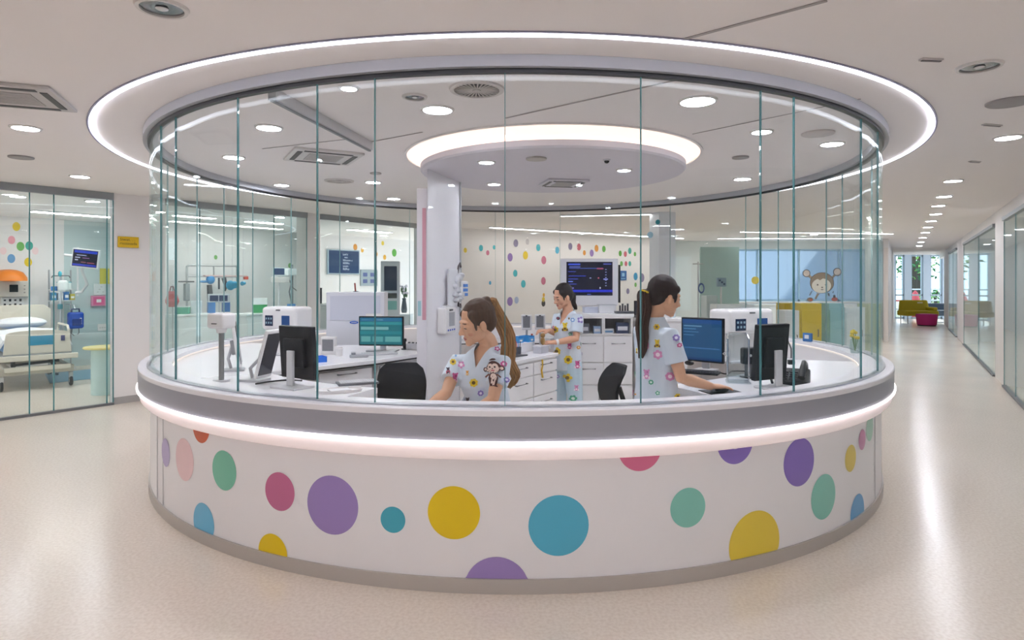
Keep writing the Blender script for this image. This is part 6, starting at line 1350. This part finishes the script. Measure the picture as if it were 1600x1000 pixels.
        S_(C_(0, .1, .52, .5, 20), DB); S_(C_(0, .0, .41, .38, 18), CR); S_(C_(-.15, .14, .2, .24), CR); S_(C_(.15, .14, .2, .24), CR)
        S_(C_(-.15, .1, .06, .08, 8), '#1f1614'); S_(C_(.15, .1, .06, .08, 8), '#1f1614'); S_(C_(0, -.03, .06, .04, 8), DB); S_(C_(0, -.18, .13, .05, 8), '#c05a62'); S_([(-.3, -.42), (.3, -.42), (.24, -.54), (-.24, -.54)], '#d0404a')
        S_(C_(.05, .72, .2, .08), DB)
    # join the printed shapes into the cloth mesh
    bm = bmesh.new(); bm.from_mesh(me); base = [bm.verts.new(v) for v in dm.v]
    for f, mi in zip(dm.f, dm.m):
        try: nf = bm.faces.new([base[i] for i in f]); nf.material_index = mi+1; nf.smooth = True
        except ValueError: pass
    bm.to_mesh(me); bm.free()
    cloth = mat(st['cloth'], .8, bump=.25, scale=14, key='cloth')
    link('tunic', me, [cloth]+[mat(c, .8) for c in dcols], org, B)
    # trousers and shoes
    mb = MB(); mb.loft([ringat(t, a*g, b_*g) for t, a, b_ in ((-.3, .165, .12), (-.05, .172, .122), (.1, .162, .116))])
    for s in ('l', 'r'):
        HP = PL+PR*(.085 if s == 'r' else -.085)+V(0, 0, -.04); K, A_ = J['kn_'+s], J['an_'+s]
        limb(mb, [HP, lerp(HP, K, .4), K, lerp(K, A_, .4), A_+V(0, 0, .02)], [.1, .094, .08, .08, .078], 18)
    tm = remesh(mb, .008, 5)
    bv2 = BVHTree.FromPolygons([v.co.copy() for v in tm.vertices], [list(p.vertices) for p in tm.polygons]); bvh = bv2; dm = MB(); dcols = []; 
    for (kind, px, py, Y, s, c1, c2) in st.get('prints_low', []):
        eye = V(0, 0, EYE); tp = at(px, py, Y); d = (tp-eye).normalized(); (flower if kind == 'f' else critter)(tp-d*.6, d, UPZ, s, c1, c2)
    bm = bmesh.new(); bm.from_mesh(tm); base = [bm.verts.new(v) for v in dm.v]
    for f, mi in zip(dm.f, dm.m):
        try: nf = bm.faces.new([base[i] for i in f]); nf.material_index = mi+1
        except ValueError: pass
    bm.to_mesh(tm); bm.free()
    link('trousers', tm, [mat(st['pants'], .8, bump=.25, scale=12, key='cloth')]+[mat(c, .8) for c in dcols], org, B)
    for s in ('l', 'r'):
        A_ = J['an_'+s]; tf = Vector(J.get('toe', CF)); tf.z = 0; tf.normalize(); z0 = A_.z-.08
        mb = MB(); sx = Vector((tf.y, -tf.x, 0)); rings = []
        for d_, w_, h_ in ((-.075, .026, .05), (-.06, .036, .075), (0, .038, .085), (.06, .044, .06), (.12, .044, .045), (.16, .03, .032)):
            c = V(A_.x, A_.y, z0)+tf*d_; rings.append([c+sx*math.cos(2*PI*k/14)*w_+V(0, 0, 1)*(h_/2+math.sin(2*PI*k/14)*h_/2) for k in range(14)])
        mb.loft(rings); mb.build('shoe', mat('#e9e9ee', .5), B, True, org=org)
    # hair
    mb = MB()
    el(mb, (0, -.026, .040), (.0775, .096, .0885)); el(mb, (0, -.055, .0), (.07, .062, .075)); 
    for s in (-1, 1): el(mb, (s*.052, -.012, .035), (.027, .062, .052)); el(mb, (s*.05, .03, .052), (.022, .03, .028), Matrix.Rotation(-s*.3, 3, 'Z')); el(mb, (s*.066, .036, -.002), (.006, .009, .03))
    tail = [h(*p) if isinstance(p, tuple) else p for p in st['tail_root']]+st['tail']
    el(mb, st['tail_root'][0], (.03, .03, .03))
    hm = remesh(mb, .0045, 3)
    link('hair', hm, [hair_mat('hair', st['hair'], st['hair2'])], org, B)
    rt = random.Random(st['seed']+1); mb = MB(); n = len(tail); wv = st.get('wave', .0); R = st['tail_r']
    for i in range(64):
        a, q = rt.uniform(0, 2*PI), rt.uniform(.1, 1)**.5; ph = rt.uniform(0, 6); pts = []; rs = []
        ext = rt.uniform(.82, 1.0); M_ = 16
        for j in range(M_+1):
            t = ext*j/M_*(n-1); i0 = min(int(t), n-2); fr = t-i0
            p0, p1, p2, p3 = tail[max(i0-1, 0)], tail[i0], tail[i0+1], tail[min(i0+2, n-1)]
            c = .5*((2*p1)+(p2-p0)*fr+(2*p0-5*p1+4*p2-p3)*fr*fr+(3*p1-p0-3*p2+p3)*fr**3)
            ti = t/(n-1)*(len(R)-1); k0 = min(int(ti), len(R)-2); rad = lerp(R[k0], R[k0+1], ti-k0)
            w2 = wv*math.sin(ph*.25+ti*3.2)*min(1, ti)
            pts.append(c+V(math.cos(a)*rad*q+w2, math.sin(a)*rad*q*.8, math.sin(a*2)*rad*q*.25)); rs.append(max(.0025, .19*rad*(1 if j < M_-2 else .6 if j < M_ else .25)))
        mb.tube(pts, rs, 7)
    mb.build('ponytail', hair_mat('tail_hair', st['tailc'], st['tailc2']), B, True, org=org)
    tr = tail[0]; d = (tail[2]-tail[0]).normalized(); x = d.cross(V(0, 0, 1)).normalized() if abs(d.z) < .95 else V(1, 0, 0); y = d.cross(x); c0 = lerp(tail[0], tail[1], .95)
    m = MB(); rings = []
    rr_ = st.get('tie_r', .021)
    mb = MB(); ringpts = [c0+x*math.cos(2*PI*k/20)*rr_+y*math.sin(2*PI*k/20)*rr_ for k in range(21)]; mb.tube(ringpts, .0065, 8); mb.build('hair_tie', mat(st['tie'], .5), B, True, org=org)
    return B, org

# --- seated woman in front ------------------------------------------------
Y1 = 3.82
def q(px, py, Y): return at(px, py, Y)
Hd = q(744, 504, 3.82)
J = dict(head=Hd, face=(-.87, -.46, -.26), up=(-.12, -.10, 1), neck=q(766, 537, 3.87), sh_l=q(784, 566, 3.72), sh_r=q(716, 564, 3.97),
         el_l=q(770, 624, 3.62), wr_l=V(-.28, 3.57, .80), el_r=q(697, 614, 3.80), wr_r=V(-.56, 3.71, .80), pelvis=V(-.10, 4.0, .66), chest=(-.55, -.83, .1), hipx=(.0, 0, 0),
         hand_l=((-.9, -.3, -.06), (0, 0, -1), (-.3, .9, 0), .12), hand_r=((-.75, -.6, -.06), (0, 0, -1), (.6, -.75, 0), .12))
cf = Vector((-.3, -.95, 0)).normalized(); hx = Vector((.95, -.3, 0)); J['hipx'] = V(-.95, .3, 0)
J['hipx'] = (J['sh_r']-J['sh_l']); J['hipx'].z = 0
J['kn_l'] = V(.0, 3.62, .62); J['kn_r'] = V(-.26, 3.66, .62); J['an_l'] = V(.02, 3.72, .17+.0); J['an_r'] = V(-.25, 3.76, .17); J['toe'] = (-.3, -.95, 0)
PAL = dict(y=('#e0c02a', '#6b521c'), k=('#d78fc0', '#f6e6f0'), pk=('#c2508f', '#eecfe0'), v=('#8d7cc2', '#e6e0f4'), g=('#4fa888', '#dceee6'), o=('#d99a3a', '#f2e2c0'), d=('#3c2f3a', '#c65a7a'), b=('#7fa6d6', '#e6eef8'))
P_ = lambda kd, px, py, Y, s, c: (kd, px, py, Y, s, PAL[c][0], PAL[c][1])
st1 = dict(label='woman with a light brown ponytail seated at the counter, looking down', skin='#deb091', brow='#5a3a2c', lips='#b0625a', blush='#d08f78', cloth='#d2dde9', pants='#bdd4e2', hair='#2c1a12', hair2='#50331f',
           tailc='#5f3d22', tailc2='#b88850', tie='#191417', seed=3, hs=1.12, hand=1.0, tail_root=[(0, -.085, .095), (0, -.125, .085)], tail=[q(789, 520, 3.95), q(796, 560, 3.94), q(803, 585, 3.93), q(797, 607, 3.92)],
           tail_r=[.016, .035, .045, .04, .03, .012], wave=.012, scatter=10, avoid=True, monkey=(772, 578, 3.7, .07), vdepth=.10, girth=.98, hem=-.25,
           prints=[P_('c', 722, 545, 3.9, .022, 'y'), P_('f', 712, 553, 3.9, .02, 'b'), P_('f', 721, 570, 3.9, .024, 'k'), P_('f', 708, 566, 3.9, .02, 'y'), P_('c', 731, 583, 3.8, .015, 'o'), P_('f', 741, 598, 3.8, .026, 'y'), P_('c', 711, 590, 3.9, .026, 'pk'), P_('f', 719, 609, 3.8, .026, 'pk'),
                   P_('c', 732, 625, 3.8, .02, 'd'), P_('f', 746, 557, 3.8, .016, 'b'), P_('c', 764, 540, 3.8, .018, 'k'), P_('f', 775, 546, 3.8, .016, 'pk'), P_('c', 701, 580, 3.9, .016, 'd'), P_('f', 786, 570, 3.8, .018, 'pk'), P_('f', 789, 594, 3.8, .016, 'v'), P_('f', 752, 612, 3.8, .018, 'v')])
W1, o1 = person(J, st1)
ch = None
# grey stool with a back for her
t = thing('padded_stool', 'grey padded high-backed stool under the seated woman', 'chair', (-.09, 4.04, 0), R1(25))
MB().box((0, 0, .505), (.4, .38, .07)).build('seat', mat('#7f818b', .7), t, bevel=.03, seg=3)
m = MB(); rings = []
for i in range(7):
    s_ = i/6; z = .60+.30*s_; wd = .2*(1-.5*s_**3); rings.append([V(wd*a_, .225+.02*s_+b2-.03*a_*a_, z) for a_, b2 in ((-1, -.01), (-.5, -.016), (.5, -.016), (1, -.01), (1, .012), (.5, .016), (-.5, .016), (-1, .012))])
m.loft(rings); m.build('backrest', mat('#8b8d97', .7), t, True); MB().tube([(0, .1, .5), (0, .24, .52), (0, .26, .7)], .018, 8).build('back_bracket', STEEL, t, True)
MB().cyl((0, 0, .05), .03, .45, 16).build('column', STEEL, t, True); MB().lathe([(.23, 0), (.22, .03), (.05, .05)], n=28).build('base', STEEL, t, True)

# --- standing woman with the mouse ----------------------------------------
Y3 = 3.95
Hd = q(1039, 463, 3.97)
J = dict(head=Hd, face=(.90, .25, -.22), up=(.15, .0, 1), neck=q(1022, 496, 3.99), sh_l=q(1003, 517, 4.14), sh_r=q(1046, 523, 3.84),
         el_r=q(1064, 590, 3.80), wr_r=q(1110, 603.5, 3.955), el_l=q(1012, 590, 4.25), wr_l=q(1032, 600, 4.2), pelvis=q(1026, 640, 3.99), chest=(.88, .47, 0),
         hand_r=((.93, .25, -.06), (0, 0, -1), (-.25, .93, 0), .19), hand_l=((.2, .5, -.8), (-.9, .3, 0), (.3, -.8, -.4), .3))
J['hipx'] = J['sh_r']-J['sh_l']
pv = J['pelvis']; J['kn_l'] = V(pv.x-.03, pv.y+.09, .46); J['kn_r'] = V(pv.x+.04, pv.y-.08, .46); J['an_l'] = V(pv.x-.05, pv.y+.09, .085); J['an_r'] = V(pv.x+.02, pv.y-.08, .085); J['toe'] = (.88, .47, 0)
st3 = dict(label='standing woman with a long dark ponytail, hand on the computer mouse', skin='#dcae8f', brow='#2b1d1a', lips='#b5665c', blush='#cf9078', cloth='#d2dde9', pants='#bdd4e2', hair='#120c10', hair2='#2c1c1c',
           tailc='#1d1214', tailc2='#4a2c20', tie='#e0c01c', seed=11, hs=1.05, tail_root=[(0, -.10, .005), (0, -.14, -.005)], tail=[q(1007, 482, 3.93), q(1003, 510, 3.91), q(1005, 540, 3.89), q(1001, 560, 3.89)],
           tail_r=[.016, .036, .04, .036, .03, .012], tie_r=.027, scatter=8, avoid=True, vdepth=.11, hem=-.3, girth=1.02, sleeve=.66,
           prints=[P_('f', 1026, 511, 3.9, .02, 'y'), P_('c', 1027, 537, 3.9, .026, 'y'), P_('f', 1028, 554, 3.9, .03, 'k'), P_('f', 1056, 528, 3.8, .022, 'v'), P_('c', 1011, 585, 3.9, .032, 'k'), P_('f', 1018, 597, 3.9, .016, 'g'), P_('f', 1046, 588, 3.9, .028, 'k'), P_('f', 991, 567, 3.95, .018, 'd'), P_('f', 1028, 614, 3.9, .014, 'g'), P_('f', 1057, 620, 3.9, .02, 'y'), P_('c', 992, 622, 3.95, .03, 'o'), P_('f', 1063, 600, 3.85, .014, 'y'), P_('c', 1013, 541, 3.9, .018, 'pk'), P_('f', 1060, 540, 3.8, .014, 'pk')])
W3, o3 = person(J, st3)
p = q(1017, 622, 3.84)
# --- woman at the rear worktop ---------------------------------------------
Hd = q(879, 463, 6.5)
J = dict(head=Hd, face=(-.80, -.50, -.30), up=(-.12, -.1, 1), neck=q(888, 484, 6.53), sh_l=q(903, 497, 6.40), sh_r=q(872, 495, 6.66),
         el_l=q(900, 529, 6.33), wr_l=q(869, 535, 6.30), el_r=q(870, 520, 6.6), wr_r=q(858, 517, 6.50), pelvis=q(886, 560, 6.55), chest=(-.66, -.75, 0),
         hand_l=((-.9, -.05, .0), (0, .3, -1), (-.1, .9, .3), .5), hand_r=((-.9, -.2, .05), (0, .2, -1), (-.1, -.9, 0), .5))
J['hipx'] = J['sh_r']-J['sh_l']; pv = J['pelvis']; J['kn_l'] = V(pv.x+.07, pv.y-.11, .45); J['kn_r'] = V(pv.x-.08, pv.y+.03, .45); J['an_l'] = V(pv.x+.07, pv.y-.10, .085); J['an_r'] = V(pv.x-.10, pv.y+.04, .085); J['toe'] = (-.66, -.75, 0)
st2 = dict(label='woman with dark tied hair standing at the worktop with the blue bins', skin='#dba98c', brow='#2b1d1a', lips='#a8524e', blush='#d4957e', cloth='#d2dde9', pants='#bdd4e2', hair='#0f0c10', hair2='#241a1c',
           tailc='#121014', tailc2='#2a2022', tie='#15131a', seed=23, hs=1.06, tail_root=[(0, -.105, .0), (0, -.125, -.02)], tail=[q(895, 472, 6.55), q(898, 478, 6.56), q(900, 484, 6.56)],
           tail_r=[.016, .03, .026, .012], scatter=10, avoid=True, vdepth=.15, hem=-.26, girth=1.0, sleeve=.72,
           prints=[P_('c', 886, 494, 6.4, .04, 'y'), P_('f', 895, 500, 6.4, .025, 'b'), P_('f', 907, 500, 6.4, .035, 'v'), P_('f', 868, 515, 6.4, .035, 'y'), P_('c', 883, 511, 6.4, .045, 'y'), P_('f', 870, 549, 6.4, .045, 'y'), P_('f', 888, 562, 6.4, .045, 'y'), P_('c', 890, 540, 6.4, .04, 'pk'), P_('f', 903, 543, 6.4, .02, 'o'), P_('f', 873, 498, 6.4, .02, 'd'), P_('f', 891, 521, 6.4, .02, 'g'), P_('f', 880, 532, 6.4, .02, 'b')],
           prints_low=[P_('f', 888, 590, 6.4, .045, 'y'), P_('c', 901, 570, 6.4, .04, 'pk'), P_('f', 896, 622, 6.4, .035, 'g'), P_('c', 900, 606, 6.4, .03, 'k'), P_('f', 860, 620, 6.4, .025, 'k'), P_('f', 872, 588, 6.4, .02, 'v')])
W2, o2 = person(J, st2)
# white wrist band
wl_, el_ = J['wr_l'], J['el_l']; d = (wl_-el_).normalized(); c = lerp(wl_, el_, .06); x = d.cross(V(0, 0, 1)).normalized(); y = d.cross(x)
m = MB(); m.tube([c-d*.012, c+d*.012], .032, 20); m.build('wrist_band', mat('#eef0f2', .5), W2, True, org=o2)
